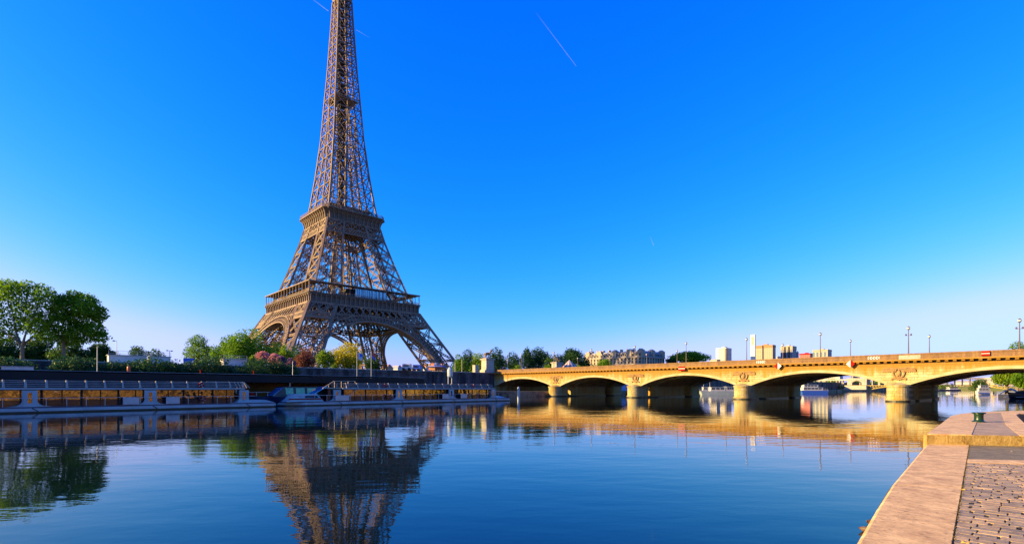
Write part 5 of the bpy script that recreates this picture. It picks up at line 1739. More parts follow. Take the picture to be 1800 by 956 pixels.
tree(486, 54, 600, 655, 190, 'dark tree touching the sunlit leg of the tower', 'leaf_deep', 1500, .65)
tree(500, 38, 606, 656, 160, 'yellow green young tree before the near leg of the tower', 'leaf_bright', 1500, .5)
tree(522, 60, 606, 655, 215, 'dark tree seen between the young tree and the copper one', 'leaf_deep', 1300, .6)
tree(537, 46, 609, 656, 155, 'copper red tree in front of the near tower leg', 'leaf_copper', 2600, .42, kind='copper_tree')
tree(572, 46, 613, 658, 160, 'yellow green tree right of the copper tree', 'leaf_bright', 1700, .5)
tree(590, 34, 620, 658, 175, 'small dark green tree against the bright yellow one', 'leaf', 900, .5)
tree(614, 86, 601, 656, 165, 'bright yellow tree beneath the great arch of the tower', 'leaf_yellow', 4800, .48, lobes=18, kind='yellow_tree')
tree(656, 36, 623, 658, 185, 'dark tree at the right flank of the bright yellow one', 'leaf_deep', 1200, .55)
for px, w_, yt, yb, D, m_, lab in ((463, 34, 618, 640, 140, 'leaf_pink', 'pink flowering shrub at the foot of the broad green tree'), (446, 20, 624, 642, 142, 'leaf_bright', 'pale yellow shrub left of the pink blossom'), (482, 28, 622, 642, 139, 'leaf_pink', 'pink flowering shrub beside the young yellow green tree'), (494, 26, 626, 646, 137, 'leaf_lilac', 'lilac flowering shrub right of the pink ones'), (509, 22, 630, 650, 137, 'leaf_lilac', 'dull lilac shrub in front of the copper tree')):
    tree(px, w_ * 1.1, yt - 1, yb, D, lab, m_, 1500, .36, 'flowering shrubs above the quay wall', kind='flowering_shrub', cat='shrub', lobes=9)
# ---- clipped bushes along the foot of the wall
hb = [(5, 75, 627, 'leftmost dark clipped bush, under the forked plane tree'), (133, 56, 626, 'dark clipped bush under the second plane tree'), (203, 48, 634, 'dark clipped bush left of the red pillar'), (262, 64, 629, 'dark clipped bush in front of the white kiosk'), (308, 48, 634, 'dark clipped bush left of the blue sign'), (366, 52, 627, 'dark clipped bush right of the blue sign'), (412, 44, 643, 'low dark clipped bush before the second white kiosk'), (455, 62, 628, 'tall dark clipped bush below the pink blossom'), (495, 48, 637, 'dark clipped bush below the lilac shrubs')]
for px, w_, yt, lab in hb:
    D, y = on_x(px, 193.0)
    zt = zat(yt, D)
    s = D / F
    t = thing('clipped_bush', lab, 'bush', (193.0, y, 1.7), 0, 'clipped bushes along the low quay')
    hw = w_ * s * .68; hz = (zt + .35 - 1.7) / 2
    bl = []
    rs = random.Random(px)
    for i in range(14):
        a = rs.uniform(0, 6.28); q = rs.uniform(.35, .55)
        bl.append(((math.cos(a) * hw * (1 - q), math.sin(a) * hw * (1 - q), hz + rs.uniform(-1, 1) * hz * (1 - q)), (hw * q, hw * q, hz * q)))
    bl.append(((0, 0, hz), (hw * .8, hw * .8, hz * .9)))
    leaf_cloud(bl, 5200, .42, 'foliage', M['leaf_blue'], t)
    w2 = MB(); w2.path([(0, 0, -.1), (0, 0, hz)], [.25, .12], 6); w2.build('stem', M['bark'], t)

# ---- trees at the far end of the bridge and along the skyline
G3 = 'trees beyond the end of the bridge'
for px, w_, yt, yb, D, m_, lab, nn in (
    (806, 30, 622, 658, 225, 'leaf', 'green tree right of the far foot of the tower', 1700),
    (822, 34, 613, 658, 262, 'leaf_blue', 'tall blue green tree rising behind the yellow green one', 2000),
    (840, 44, 619, 660, 228, 'leaf_bright', 'yellow green tree left of the nearer pedestal', 2600),
    (872, 46, 610, 655, 265, 'leaf_blue', 'tall dark tree directly behind the nearer horse statue', 2600),
    (902, 40, 618, 655, 262, 'leaf_blue', 'dark tree right of the nearer horse statue', 2000),
    (927, 26, 610, 652, 275, 'leaf_blue', 'narrow dark tree with a knobbly top', 1500),
    (946, 44, 609, 652, 280, 'leaf_blue', 'dark tree with two knobs standing mid way between the statues', 2600),
    (968, 30, 622, 652, 270, 'leaf_deep', 'dark tree left of the farther horse statue', 1300),
    (982, 28, 621, 650, 285, 'leaf_deep', 'dark tree directly behind the farther horse statue', 1200),
    (1005, 56, 611, 648, 300, 'leaf_blue', 'large round dark tree over the carousel roof', 3400),
    (1030, 26, 628, 648, 300, 'leaf_deep', 'low dark tree left of the long cream building', 1100),
    (1062, 42, 630, 648, 290, 'leaf', 'low green tree in front of the long cream building', 1600),
    (910, 24, 640, 656, 215, 'leaf_bright', 'low bright shrub just over the parapet near the nearer pedestal', 500),
    (962, 22, 640, 652, 220, 'leaf_bright', 'low bright shrub left of the farther pedestal', 500),
    (1016, 18, 641, 648, 240, 'leaf_bright', 'low bright shrub right of the carousel', 400)):
    tree(px, w_ * 1.2, yt, yb + 12, D, lab, m_, int(nn * 1.25), D * .0026, G3)
tree(1212, 88, 617, 642, 420, 'broad domed green tree on the skyline right of the long building', 'leaf', 5200, 1.1, G3, lobes=20)
tree(1183, 30, 625, 642, 425, 'small dark tree hugging the left side of the domed one', 'leaf_blue', 1200, 1.0, G3)

# ---- right bank, seen under the last arch
G4 = 'trees of the right bank under the last arch'
for px, w_, yt, yb, D, m_, lab in ((1770, 52, 640, 684, 150, 'leaf_bright', 'sunlit tree left of the frame edge under the last arch'), (1800, 50, 645, 686, 135, 'leaf', 'sunlit tree at the frame edge behind the dark barge'), (1845, 70, 632, 680, 140, 'leaf', 'tree just beyond the frame edge'), (1788, 50, 600, 660, 175, 'leaf', 'tree whose top shows above the parapet by the last lamp')):
    tree(px, w_, yt, yb, D, lab, m_, 2600, .5, G4, z0=1.3)
t = tree(1724, 44, 666, 693, 285, 'dark rounded bush behind the blue and white boat', 'leaf_deep', 1800, .6, G4, z0=.5, kind='bank_bush', trunk=True)
# ================================================================ BUILDINGS AND STREET FURNITURE
def blockpts(pxL, pxC, pxR, ytop, D):
    """corner seen at pxC; lit face runs towards -x as far as pxL, shaded face runs downstream to pxR"""
    c = P(pxC, ytop, D)
    D1, xl = on_y(pxL, c.y)
    D2, yr = on_x(pxR, c.x)
    return c, max(3.0, c.x - xl), max(3.0, yr - c.y)

# long mansard-roofed stone building
c, Lx, Ly = blockpts(1026, 1128, 1168, 613, 395)
H = c.z - GZ
t = thing('stone_building', 'long cream stone apartment building with a tall dormered roof behind the bridge', 'building', (c.x, c.y, GZ))
m = MB(); m.box(-Lx, 0, 0, Ly, 0, H * .74); m.build('wall', M['cream'], t)
m = MB(); m.box(-Lx - .5, .5, -.5, Ly + .5, H * .74, H * .765); m.box(-Lx - .3, .3, -.3, Ly + .3, H * .52, H * .535); m.build('cornice', M['cream'], t)
m = MB()
k0 = [(-Lx, 0), (0, 0), (0, Ly), (-Lx, Ly)]
m.hexa([(-Lx, 0, H * .766), (0, 0, H * .766), (0, Ly, H * .766), (-Lx, Ly, H * .766), (-Lx + 2, 2.2, H * .96), (-2.2, 2.2, H * .96), (-2.2, Ly - 2, H * .96), (-Lx + 2, Ly - 2, H * .96)])
rf = m.build('roof', M['roof_zinc'], t)
nx = int(Lx / 3.3)
for i in range(nx):
    x = -Lx + 1.6 + i * (Lx - 3.2) / (nx - 1)
    for zf in (.42, .56, .66):
        m = MB(); m.box(x - .65, x + .65, -.08, .1, H * zf, H * zf + 1.9); m.build('window', M['dark_glass'], t)
    m = MB(); m.box(x - .95, x + .95, -.05, 1.8, H * .78, H * .78 + 2.6); m.slab([(x - 1.15, -.15, H * .78 + 2.6), (x + 1.15, -.15, H * .78 + 2.6), (x, -.15, H * .78 + 3.6)], (0, 1.6, 0)); dm = m.build('dormer', M['cream'], t)
    m = MB(); m.box(x - .55, x + .55, -.12, -.06, H * .78 + .4, H * .78 + 2.2); m.build('pane', M['dark_glass'], dm)
ny = int(Ly / 3.6)
for i in range(ny):
    y = 1.8 + i * (Ly - 3.6) / max(1, ny - 1)
    for zf in (.42, .56, .66):
        m = MB(); m.box(-.1, .08, y - .65, y + .65, H * zf, H * zf + 1.9); m.build('window', M['dark_glass'], t)
    m = MB(); m.box(-1.8, .05, y - .95, y + .95, H * .78, H * .78 + 2.6); dm = m.build('dormer', M['roof_zinc'], t)
    m = MB(); m.box(.06, .12, y - .55, y + .55, H * .78 + .4, H * .78 + 2.2); m.build('pane', M['dark_glass'], dm)
for x, y in ((-Lx + 4, 1.5), (-Lx * .72, 1.5), (-Lx * .45, 1.2), (-Lx * .2, 1.2), (-1.8, 1.8), (-1.8, Ly * .5), (-1.8, Ly - 2)):
    m = MB(); m.box(x - 2.2, x + 2.2, y - 1.6, y + 2.2, H * .766, H * .97)
    m.hexa([(x - 2.3, y - 1.7, H * .97), (x + 2.3, y - 1.7, H * .97), (x + 2.3, y + 2.3, H * .97), (x - 2.3, y + 2.3, H * .97), (x - .8, y - .4, H * 1.025), (x + .8, y - .4, H * 1.025), (x + .8, y + .6, H * 1.025), (x - .8, y + .6, H * 1.025)])
    m.build('roof_pavilion', M['cream'], t)
for i in range(9):
    x = -Lx + 6 + i * (Lx - 10) / 8
    m = MB(); m.box(x - .5, x + .5, 3, 6, H * .94, H * 1.035); m.build('chimney', M['orange'] if False else M['cream'], rf)

TWR = 'far towers on the skyline above the bridge'
def tower_block(pxL, pxC, pxR, ytop, D, label, mats, crown=0, name='tower_block', parts=None):
    c, Lx, Ly = blockpts(pxL, pxC, pxR, ytop, D)
    t = thing(name, label, 'tower block' if name == 'tower_block' else 'chimney', (c.x, c.y, GZ), 0, TWR)
    H = c.z - GZ
    m = MB(); m.box(-Lx, 0, 0, Ly, 0, H); m.build('wall', mats[0], t)
    if crown:
        m = MB(); m.box(-Lx - .4, .4, -.4, Ly + .4, H - crown, H + .5); m.build('crown_band', mats[1], t)
    m = MB(); m.box(-Lx * .6, -Lx * .35, Ly * .3, Ly * .7, H, H + H * .035); m.build('plant_room', mats[-1], t)
    if parts: parts(t, Lx, Ly, H)
    return t
wb = windowed('tower_white', (.44, .41, .40), (.24, .20, .18), 3.0, 3.0, .55, .5)
wt = windowed('tower_tan', (.34, .27, .19), (.17, .13, .10), 4.2, 3.1, .62, .52)
wd = windowed('tower_blue', (.30, .29, .31), (.045, .065, .14), 4.6, 3.2, .72, .78)
wr = windowed('tower_red', (.34, .06, .055), (.28, .10, .12), 4.0, 4.0, .5, .55)
we = windowed('tower_glazed', (.33, .29, .23), (.06, .10, .18), 7.0, 12.0, .60, .80)
def white_parts(t, Lx, Ly, H):
    m = MB(); m.box(-Lx - .3, -Lx * .72, -.5, 0, 0, H); m.build('blank_bay', M['white'], t)
    m = MB(); m.box(-Lx * .16, .3, -.6, Ly * .12, 0, H * 1.02); m.build('stair_bay', M['lamp_metal'], t)
tower_block(1259, 1277, 1286, 611, 1150, 'white tower with a brown stair bay, leftmost of the far towers', [wb, M['white']], 0, parts=white_parts)
def tan_parts(t, Lx, Ly, H):
    m = MB(); m.box(-Lx * .60, -Lx * .53, -.4, .3, 0, H); m.build('recess', M['dark_glass'], t)
tower_block(1328.5, 1358, 1363.5, 606, 1250, 'tan tower of many windows immediately right of the tall white chimney', [wt, mat('ochre', (.34, .17, .07), .8, (.30, .16, .07), .1)], 6, parts=tan_parts)
tower_block(1364.5, 1371, 1373, 627, 1200, 'small pale tower in the gap between the tan and the blue one', [wb, M['cream']], 2)
def blue_parts(t, Lx, Ly, H):
    for f in (.28, .62):
        m = MB(); m.box(-Lx * f - 2, -Lx * f + 2, -.5, .2, 0, H * .99); m.build('dark_bay', M['dark_glass'], t)
tower_block(1372, 1393, 1400, 608, 1280, 'blue glazed tower with pale mullions and a cream crown', [wd, M['cream']], 9, parts=blue_parts)
tower_block(1399.5, 1402, 1404, 618, 1320, 'narrow grey slab attached at the right of the blue glazed tower', [wd, M['grey_metal']], 0)
tower_block(1405, 1424, 1430, 621, 1100, 'low red building between the blue glazed tower and the pale glazed one', [wr, M['red']], 2)
tower_block(1428.5, 1455, 1462, 614, 1050, 'pale glazed building with rounded bays, rightmost of the far towers', [we, M['cream']], 2.5)
tower_block(1248, 1260, 1266, 632, 700, 'low cream house peeping out right of the domed tree', [wb, M['cream']], 1)
# chimney
c, Lx, Ly = blockpts(1319.5, 1327, 1328.6, 588, 1180)
t = thing('tall_chimney', 'very tall plain white square chimney, the highest thing on the skyline', 'chimney', (c.x, c.y, GZ), 0, TWR)
H = c.z - GZ
m = MB(); m.box(-Lx, 0, 0, Ly, 0, H); m.build('shaft', M['white'], t)
m = MB(); m.box(-Lx * .8, -Lx * .2, -.2, 0.05, H * .80, H * .96); m.build('vent_panel', M['pale_stone'], t)

# low far houses seen through the great arch
random.seed(5)
far = [(668, 684, 640, 'leftmost low pale house seen under the great arch'), (686, 702, 641.5, 'low pale house with a red roof, second under the great arch'), (703, 716, 639.5, 'narrow cream house third under the great arch'), (717, 738, 641, 'long low house fourth under the great arch'), (739, 752, 638.5, 'taller cream house by the slanting tower leg'), (752, 772, 640, 'pale house just behind the slanting tower leg')]
for i, (a, b, yt, lab) in enumerate(far):
    c, Lx, Ly = blockpts(a, b - 3, b, yt, 620 + i * 25)
    t = thing('far_house', lab, 'house', (c.x, c.y, GZ), 0, 'low far houses under the great arch')
    H = max(4, c.z - GZ)
    m = MB(); m.box(-Lx, 0, 0, 8, 0, H * .8); m.build('wall', [M['cream'], M['white'], M['pale_stone']][i % 3], t)
    m = MB(); m.hexa([(-Lx - .3, -.4, H * .8), (.4, -.4, H * .8), (.4, 8.4, H * .8), (-Lx - .3, 8.4, H * .8), (-Lx + 2, 3, H), (-2, 3, H), (-2, 5, H), (-Lx + 2, 5, H)]); m.build('roof', M['roof_zinc'] if i % 2 else mat('tile', (.28, .12, .07), .8, (.35, .16, .1), .4), t)
    k = max(2, int(Lx / 4))
    for j in range(k):
        x = -Lx + 1.5 + j * (Lx - 3) / max(1, k - 1)
        m = MB(); m.box(x - .6, x + .6, -.06, .1, H * .35, H * .35 + 1.8); m.build('window', M['dark_glass'], t)

# white coach and blue van on the upper quay, just showing above the wall
def vehicle(px0, px1, ytop, D, lab, cat, body, name):
    a, b = P(px0, 0, D), P(px1, 0, D)
    L = (b - a).length * 1.0
    t = thing(name, lab, cat, (a.x, a.y, GZ), math.atan2(b.y - a.y, b.x - a.x))
    H = max(2.2, zat(ytop, D) - GZ)
    m = MB(); m.hexa([(0, 0, .5), (L, 0, .5), (L, 2.3, .5), (0, 2.3, .5), (.25, .1, H), (L - .1, .1, H), (L - .1, 2.2, H), (.25, 2.2, H)]); m.build('body', body, t)
    for i in range(4):
        x0 = .6 + i * (L - 1.2) / 4
        m = MB(); m.box(x0, x0 + (L - 1.6) / 4, -.02, .12, H * .55, H * .85); m.build('window', M['dark_glass'], t)
    for x in (L * .2, L * .8):
        for y in (.1, 2.2):
            m = MB(); m.tube((x, y - .12, .48), (x, y + .12, .48), .48, .48, 12); m.build('wheel', M['black'], t)
vehicle(706, 722, 646, 168, 'white van parked behind the parapet under the great arch', 'van', M['white'], 'parked_van')
vehicle(724, 738, 645.5, 174, 'blue van parked behind the parapet right of the white one', 'van', M['blue'], 'parked_van')

# hexagonal kiosk with a blue grey hipped roof
D = 166
a = P(767, 0, D); s = D / F
t = thing('ticket_kiosk', 'round wooden kiosk with a wide blue grey hipped roof beside the tower leg', 'kiosk', (a.x, a.y, GZ))
ze, zt = zat(645, D) - GZ, zat(637.5, D) - GZ
m = MB(); m.lathe([(2.5, 0), (2.5, ze)], n=8); m.build('wall', M['wood'], t)
m = MB(); m.lathe([(3.3, ze), (1.6, ze + (zt - ze) * .6), (.3, zt)], n=8); m.build('roof', M['roof_blue'], t)
for i in range(8):
    an = (i + .5) * math.pi / 4
    m = MB(); m.beam((2.36 * math.cos(an) - .55 * math.sin(an), 2.36 * math.sin(an) + .55 * math.cos(an), 1.6), (2.36 * math.cos(an) + .55 * math.sin(an), 2.36 * math.sin(an) - .55 * math.cos(an), 1.6), .08, 1.1); m.build('hatch', M['cream'] if i % 3 else M['orange'], t)

# carousel beside the farther pedestal
D = 228
a = P(1001, 0, D); s = D / F
t = thing('carousel', 'striped tent roofed carousel right of the farther pedestal', 'carousel', (a.x, a.y, GZ))
ze, zt = zat(645, D) - GZ, zat(632, D) - GZ
m = MB()
n = 20
Rr = 3.4
for i in range(n):
    m.cur = i % 2
    a0, a1 = 2 * math.pi * i / n, 2 * math.pi * (i + 1) / n
    m.quad((Rr * math.cos(a0), Rr * math.sin(a0), ze), (Rr * math.cos(a1), Rr * math.sin(a1), ze), (0, 0, zt))
    m.quad((Rr * math.cos(a0), Rr * math.sin(a0), ze - .6), (Rr * math.cos(a1), Rr * math.sin(a1), ze - .6), (Rr * math.cos(a1), Rr * math.sin(a1), ze), (Rr * math.cos(a0), Rr * math.sin(a0), ze))
m.build('roof', [M['white'], M['wood']], t)
m = MB(); m.lathe([(3.2, 0), (3.2, .4)], n=20); m.build('platform', M['wood'], t)
m = MB(); m.lathe([(.8, .4), (.8, ze)], n=10); m.build('centre_drum', M['cream'], t)
for i in range(10):
    an = i * math.pi / 5
    m = MB(); m.tube((2.9 * math.cos(an), 2.9 * math.sin(an), .4), (2.9 * math.cos(an), 2.9 * math.sin(an), ze), .06, .06, 6); m.build('pole', M['bronze'], t)

# white kiosks with railed roof terraces at the left
def white_kiosk(px0, px1, yt, yr, lab):
    D0, y0 = on_x(px0, 180.5); D1, y1 = on_x(px1, 180.5)
    t = thing('terrace_kiosk', lab, 'kiosk', (180.5, y0, GZ), 0, 'white kiosks on the upper quay')
    L = y1 - y0
    H = zat(yt, (D0 + D1) / 2) - GZ
    H = max(H, 1.9)
    m = MB(); m.box(-3.5, 0, 0, L, 0, H); m.build('wall', M['white'], t)
    m = MB(); m.box(-3.8, .25, -.2, L + .2, H, H + .16); m.build('roof', M['hull_white'], t)
    m = MB()
    k = max(3, int(L / 1.8))
    for z in (H + .5, H + 1.05): m.beam((.1, 0, z), (.1, L, z), .06, .06)
    for i in range(k + 1): m.beam((.1, L * i / k, H + .16), (.1, L * i / k, H + 1.08), .06, .06)
    m.build('roof_railing', M['grey_metal'], t)
white_kiosk(191, 258, 632, 626, 'white kiosk with a railed roof terrace behind the bushes, nearer the plane trees')
white_kiosk(264, 300, 635, 629, 'narrow white kiosk with a railed roof, left of the blue sign')
white_kiosk(393, 434, 635, 630, 'white kiosk with a railed roof, left of the pink blossom')
# blue sign board
D, y = on_x(331, 184.9)
t = thing('sign_board', 'small blue board on two legs above the clipped bushes', 'sign', (185.3, y, 0))
zt, zb = zat(629.5, D), zat(635.5, D)
m = MB(); m.box(-.05, .05, -1.15, 1.15, zb, zt); m.build('board', M['blue'], t)
m = MB(); m.box(-.05, .06, -1.15, 1.15, zb - .45, zb - .01); m.build('lower_board', M['white'], t)
for s_ in (-.9, .9):
    m = MB(); m.beam((0, s_, 1.7), (0, s_, zb), .08, .08); m.build('leg', M['grey_metal'], t)
# red pillar
D, y = on_x(226.5, 200)
m = MB(); m.lathe([(.33, 0), (.33, zat(646, D) - 1.75), (.28, zat(644, D) - 1.7), (.1, zat(643.5, D) - 1.7)], n=14)
tag(m.build('red_pillar', M['orange'], None, loc=(200, y, 1.7)), 'orange red round pillar between two clipped bushes', 'pillar')
# grey container behind the black canopy at the left
D, y0 = on_x(2, 216); D1, y1 = on_x(59, 216)
t = thing('site_cabin', 'grey flat site cabin behind the black canopy at the left edge', 'cabin', (216, y0, 1.7))
H = zat(645, D1) - 1.7
m = MB(); m.box(-2.4, 0, 0, y1 - y0, 0, H); m.build('wall', M['grey_metal'], t)
m = MB(); m.box(-2.5, .1, -.1, y1 - y0 + .1, H, H + .1); m.build('roof', M['roof_zinc'], t)

# street lamps of the left bank
def slim_lamp(px, ytop, x, z0, lab, heads=1):
    D, y = on_x(px, x)
    t = thing('street_lamp', lab, 'street lamp', (x, y, z0), R(45), 'slim lamps on the left bank')
    H = zat(ytop, D) - z0
    m = MB(); m.tube((0, 0, 0), (0, 0, H), .11, .06, 8); m.build('post', M['grey_metal'], t)
    ss = (-1,) if heads == 1 else (-1, 1)
    for s in ss:
        m = MB(); m.beam((0, 0, H - .1), (0, s * .9, H), .06, .06); m.lathe([(.05, H + .12), (.32, H - .05), (.34, H - .16), (.1, H - .2)], (0, s * .95, 0), 10); m.build('lamp_head', M['black'], t)
slim_lamp(205, 599, 160, GZ, 'slim lamp with one hooded head above the white kiosk')
slim_lamp(298, 616, 150, GZ, 'slim lamp with two hooded heads left of the round green tree', 2)
slim_lamp(171, 608, 200, 1.7, 'pale slim lamp post in front of the second plane tree')
slim_lamp(514.5, 634, 205, 1.7, 'pale lamp post with two flat arms before the lilac shrubs', 2)
for px, yt, lab in ((352.5, 650, 'short striped post before the bush right of the blue sign'), (446, 651, 'short pale post before the bush below the pink blossom')):
    D, y = on_x(px, 225)
    t = thing('striped_post', lab, 'post', (225, y, 1.0), 0, 'short posts behind the canopy')
    H = zat(yt, D) - 1.0
    m = MB(); m.tube((0, 0, 0), (0, 0, H * .8), .09, .09, 8); m.build('shaft', M['hull_white'], t)
    m = MB(); m.tube((0, 0, H * .8), (0, 0, H), .095, .095, 8); m.build('red_tip', M['red'], t)
for px, yt, lab, grp in ((800, 637, 'thin bare post left of the yellow green tree', 0), (812, 631, 'thin bare post in front of the yellow green tree', 0)):
    D, y = on_x(px, 183)
    t = thing('bare_post', lab, 'post', (183, y, GZ), 0, 'bare posts above the quay wall')
    m = MB(); m.tube((0, 0, 0), (0, 0, zat(yt, D) - GZ), .13, .10, 8); m.build('shaft', M['pale_stone'], t)
    m = MB(); m.tube((0, 0, 0), (0, 0, .35), .26, .2, 8); m.build('foot', M['pale_stone'], t)
D, y = on_x(836, 183.3)
t = thing('utility_box', 'upright grey stone box on the quay wall left of the nearer pedestal', 'box', (183.3, y, 8.76))
h = zat(642, D) - 8.76
m = MB(); m.box(-.8, .8, -.85, .85, 0, h); m.build('body', M['pale_stone'], t)
m = MB(); m.box(-.88, .88, -.93, .93, h, h + .12); m.build('lid', M['pale_stone'], t)

# flags
def flag(px, ytop, lab, cols, sway):
    D, y = on_x(px, 218)
    t = thing('flagpole', lab, 'flag pole', (218, y, 1.7), 0, 'flag poles behind the canopy')
    H = zat(ytop, D) - 1.7
    m = MB(); m.tube((0, 0, 0), (0, 0, H), .09, .06, 8); m.build('pole', M['hull_white'], t)
    m = MB(); m.ball((0, 0, H + .08), .12, 8); m.build('finial', M['bronze'], t)
    m = MB()
    nx, nz = 12, 8
    def pt(i, j):
        u, v = i / nx, j / nz
        return (.22 * math.sin(u * 7 + v * 2 + sway) * u, .08 + u * 1.25 + .1 * math.sin(v * 5 + sway) * u, H - .15 - v * 1.35 - u * (.55 + .4 * v) + .08 * math.sin(u * 9 + sway))
    for i in range(nx):
        for j in range(nz):
            m.cur = cols(i / nx, j / nz)
            m.quad(pt(i, j), pt(i + 1, j), pt(i + 1, j + 1), pt(i, j + 1))
    m.build('flag', [M['white'], M['blue'], M['orange']], t, smooth=True)
flag(627.5, 617, 'flag pole with a drooping white, blue and orange flag before the yellow tree', lambda u, v: 1 if (u > .45 and v < .5) else (2 if u < .12 else 0), .3)
flag(652.5, 617, 'flag pole with an orange and blue flag, right one before the dark tree', lambda u, v: 2 if v < .45 + .2 * u else 1, 1.7)

# ================================================================ RIVER BEYOND THE BRIDGE
# viaduct bridge: yellow lattice arches, masonry pier with an arch, upper deck on columns
YV = 430.0
t = thing('viaduct_bridge', 'far two level viaduct bridge with columns and yellow metal arches', 'bridge', (0, YV, 0))
pale = mat('viaduct', (.34, .30, .26), .7, (.38, .33, .29), .1)
yel = mat('yellow_iron', (.34, .25, .03), .6, (.28, .20, .03), .2)
D, xm = on_y(1506, YV)
sc = D / F
XA, XB = 150, 420
m = MB(); m.box(XA, XB, 0, 14, 5.3, 5.9); m.build('road_deck', yel, t)
m = MB(); m.box(XA, XB, 4, 10, 10.6, 12.0); m.build('viaduct_deck', pale, t)
x = XA + 2
kk = 0
while x < XB:
    m = MB(); m.box(x - .35, x + .35, 4.3, 5.0, 5.9, 10.6); m.build('column', pale, t)
    m = MB(); m.box(x - .35, x + .35, 9.0, 9.7, 5.9, 10.6); m.build('column', pale, t)
    x += 5.0; kk += 1
m = MB()
spans = [(xm - 62, xm - 9), (xm + 9, xm + 58), (xm + 60, xm + 108)]
arms = []
for a, b in spans:
    n = 22
    q = [(a + (b - a) * i / n, 1.2 + 3.6 * math.sin(math.pi * i / n) ** .9) for i in range(n + 1)]
    m = MB()
    for (xa, za), (xb, zb) in zip(q, q[1:]):
        m.beam((xa, 0, za), (xb, 0, zb), .5, 1.1, (0, 1, 0))
        m.beam((xa, 0, za), (xa, 0, 5.3), .35, .35)
        m.beam((xa, 0, za), (xb, 0, 5.3), .3, .3)
    m.build('metal_arch', yel, t)
m = MB(); m.box(xm - 9, xm + 9, -6, 20, -2, 5.6); m.build('island_pier', M['pale_stone'], t)
m = MB()
m.box(xm - 8, xm - 4, 0, 14, 5.6, 11); m.box(xm + 4, xm + 8, 0, 14, 5.6, 11); m.box(xm - 8.2, xm + 8.2, -.2, 14.2, 10.6, 12.8)
for i in range(8):
    a0, a1 = math.pi * i / 8, math.pi * (i + 1) / 8
    m.hexa([(xm + 4 * math.cos(a0), .2, 7.6 + 2.6 * math.sin(a0)), (xm + 4 * math.cos(a1), .2, 7.6 + 2.6 * math.sin(a1)), (xm + 4 * math.cos(a1), 13.8, 7.6 + 2.6 * math.sin(a1)), (xm + 4 * math.cos(a0), 13.8, 7.6 + 2.6 * math.sin(a0)),
            (xm + 4 * math.cos(a0), .2, 10.59), (xm + 4 * math.cos(a1), .2, 10.6), (xm + 4 * math.cos(a1), 13.8, 10.6), (xm + 4 * math.cos(a0), 13.8, 10.6)])
m.build('memorial_arch', M['pale_stone'], t)

# buildings and trees that close the river view
FB = 'houses closing the river view'
for i, (a, b, c_, yt, D, m_, lab) in enumerate([(1448, 1476, 1482, 662, 900, wb, 'pale block seen above the viaduct, left of the memorial arch'), (1495, 1508, 1512, 655, 1150, wd, 'blue grey block directly behind the memorial arch'), (1640, 1672, 1678, 676, 1000, wb, 'pale block low over the water, right of the last pier'), (1676, 1712, 1718, 671, 980, wb, 'pale block right of the last pier, over the viaduct columns'), (1714, 1745, 1752, 668, 950, windowed('cream_houses', (.36, .31, .26), (.25, .2, .2), 3.2, 3.2, .5, .5), 'cream block partly behind the sunlit right bank tree')]):
    c, Lx, Ly = blockpts(a, b, c_, yt, D)
    t = thing('river_block', lab, 'building', (c.x, c.y, 5), 0, FB)
    H = c.z - 5
    m = MB(); m.box(-Lx, 0, 0, Ly, 0, H); m.build('wall', m_, t)
    m = MB(); m.hexa([(-Lx - .5, -.5, H), (.5, -.5, H), (.5, Ly + .5, H), (-Lx - .5, Ly + .5, H), (-Lx + 3, 3, H + 3), (-3, 3, H + 3), (-3, Ly - 2, H + 3), (-Lx + 3, Ly - 2, H + 3)]); m.build('roof', M['roof_zinc'], t)
for px, w_, yt, yb, D, lab in ((1462, 40, 665, 682, 760, 'green tree over the viaduct left of the memorial arch'), (1500, 30, 668, 682, 800, 'green tree framed by the memorial arch'), (1540, 44, 667, 684, 780, 'green tree over the viaduct right of the memorial arch'), (1425, 40, 668, 684, 720, 'green tree behind the blue hulled cruiser'), (1660, 40, 676, 686, 760, 'low green tree right of the last pier')):
    tree(px, w_, yt, yb, D, lab, 'leaf', 900, 1.8, 'trees closing the river view', z0=5)

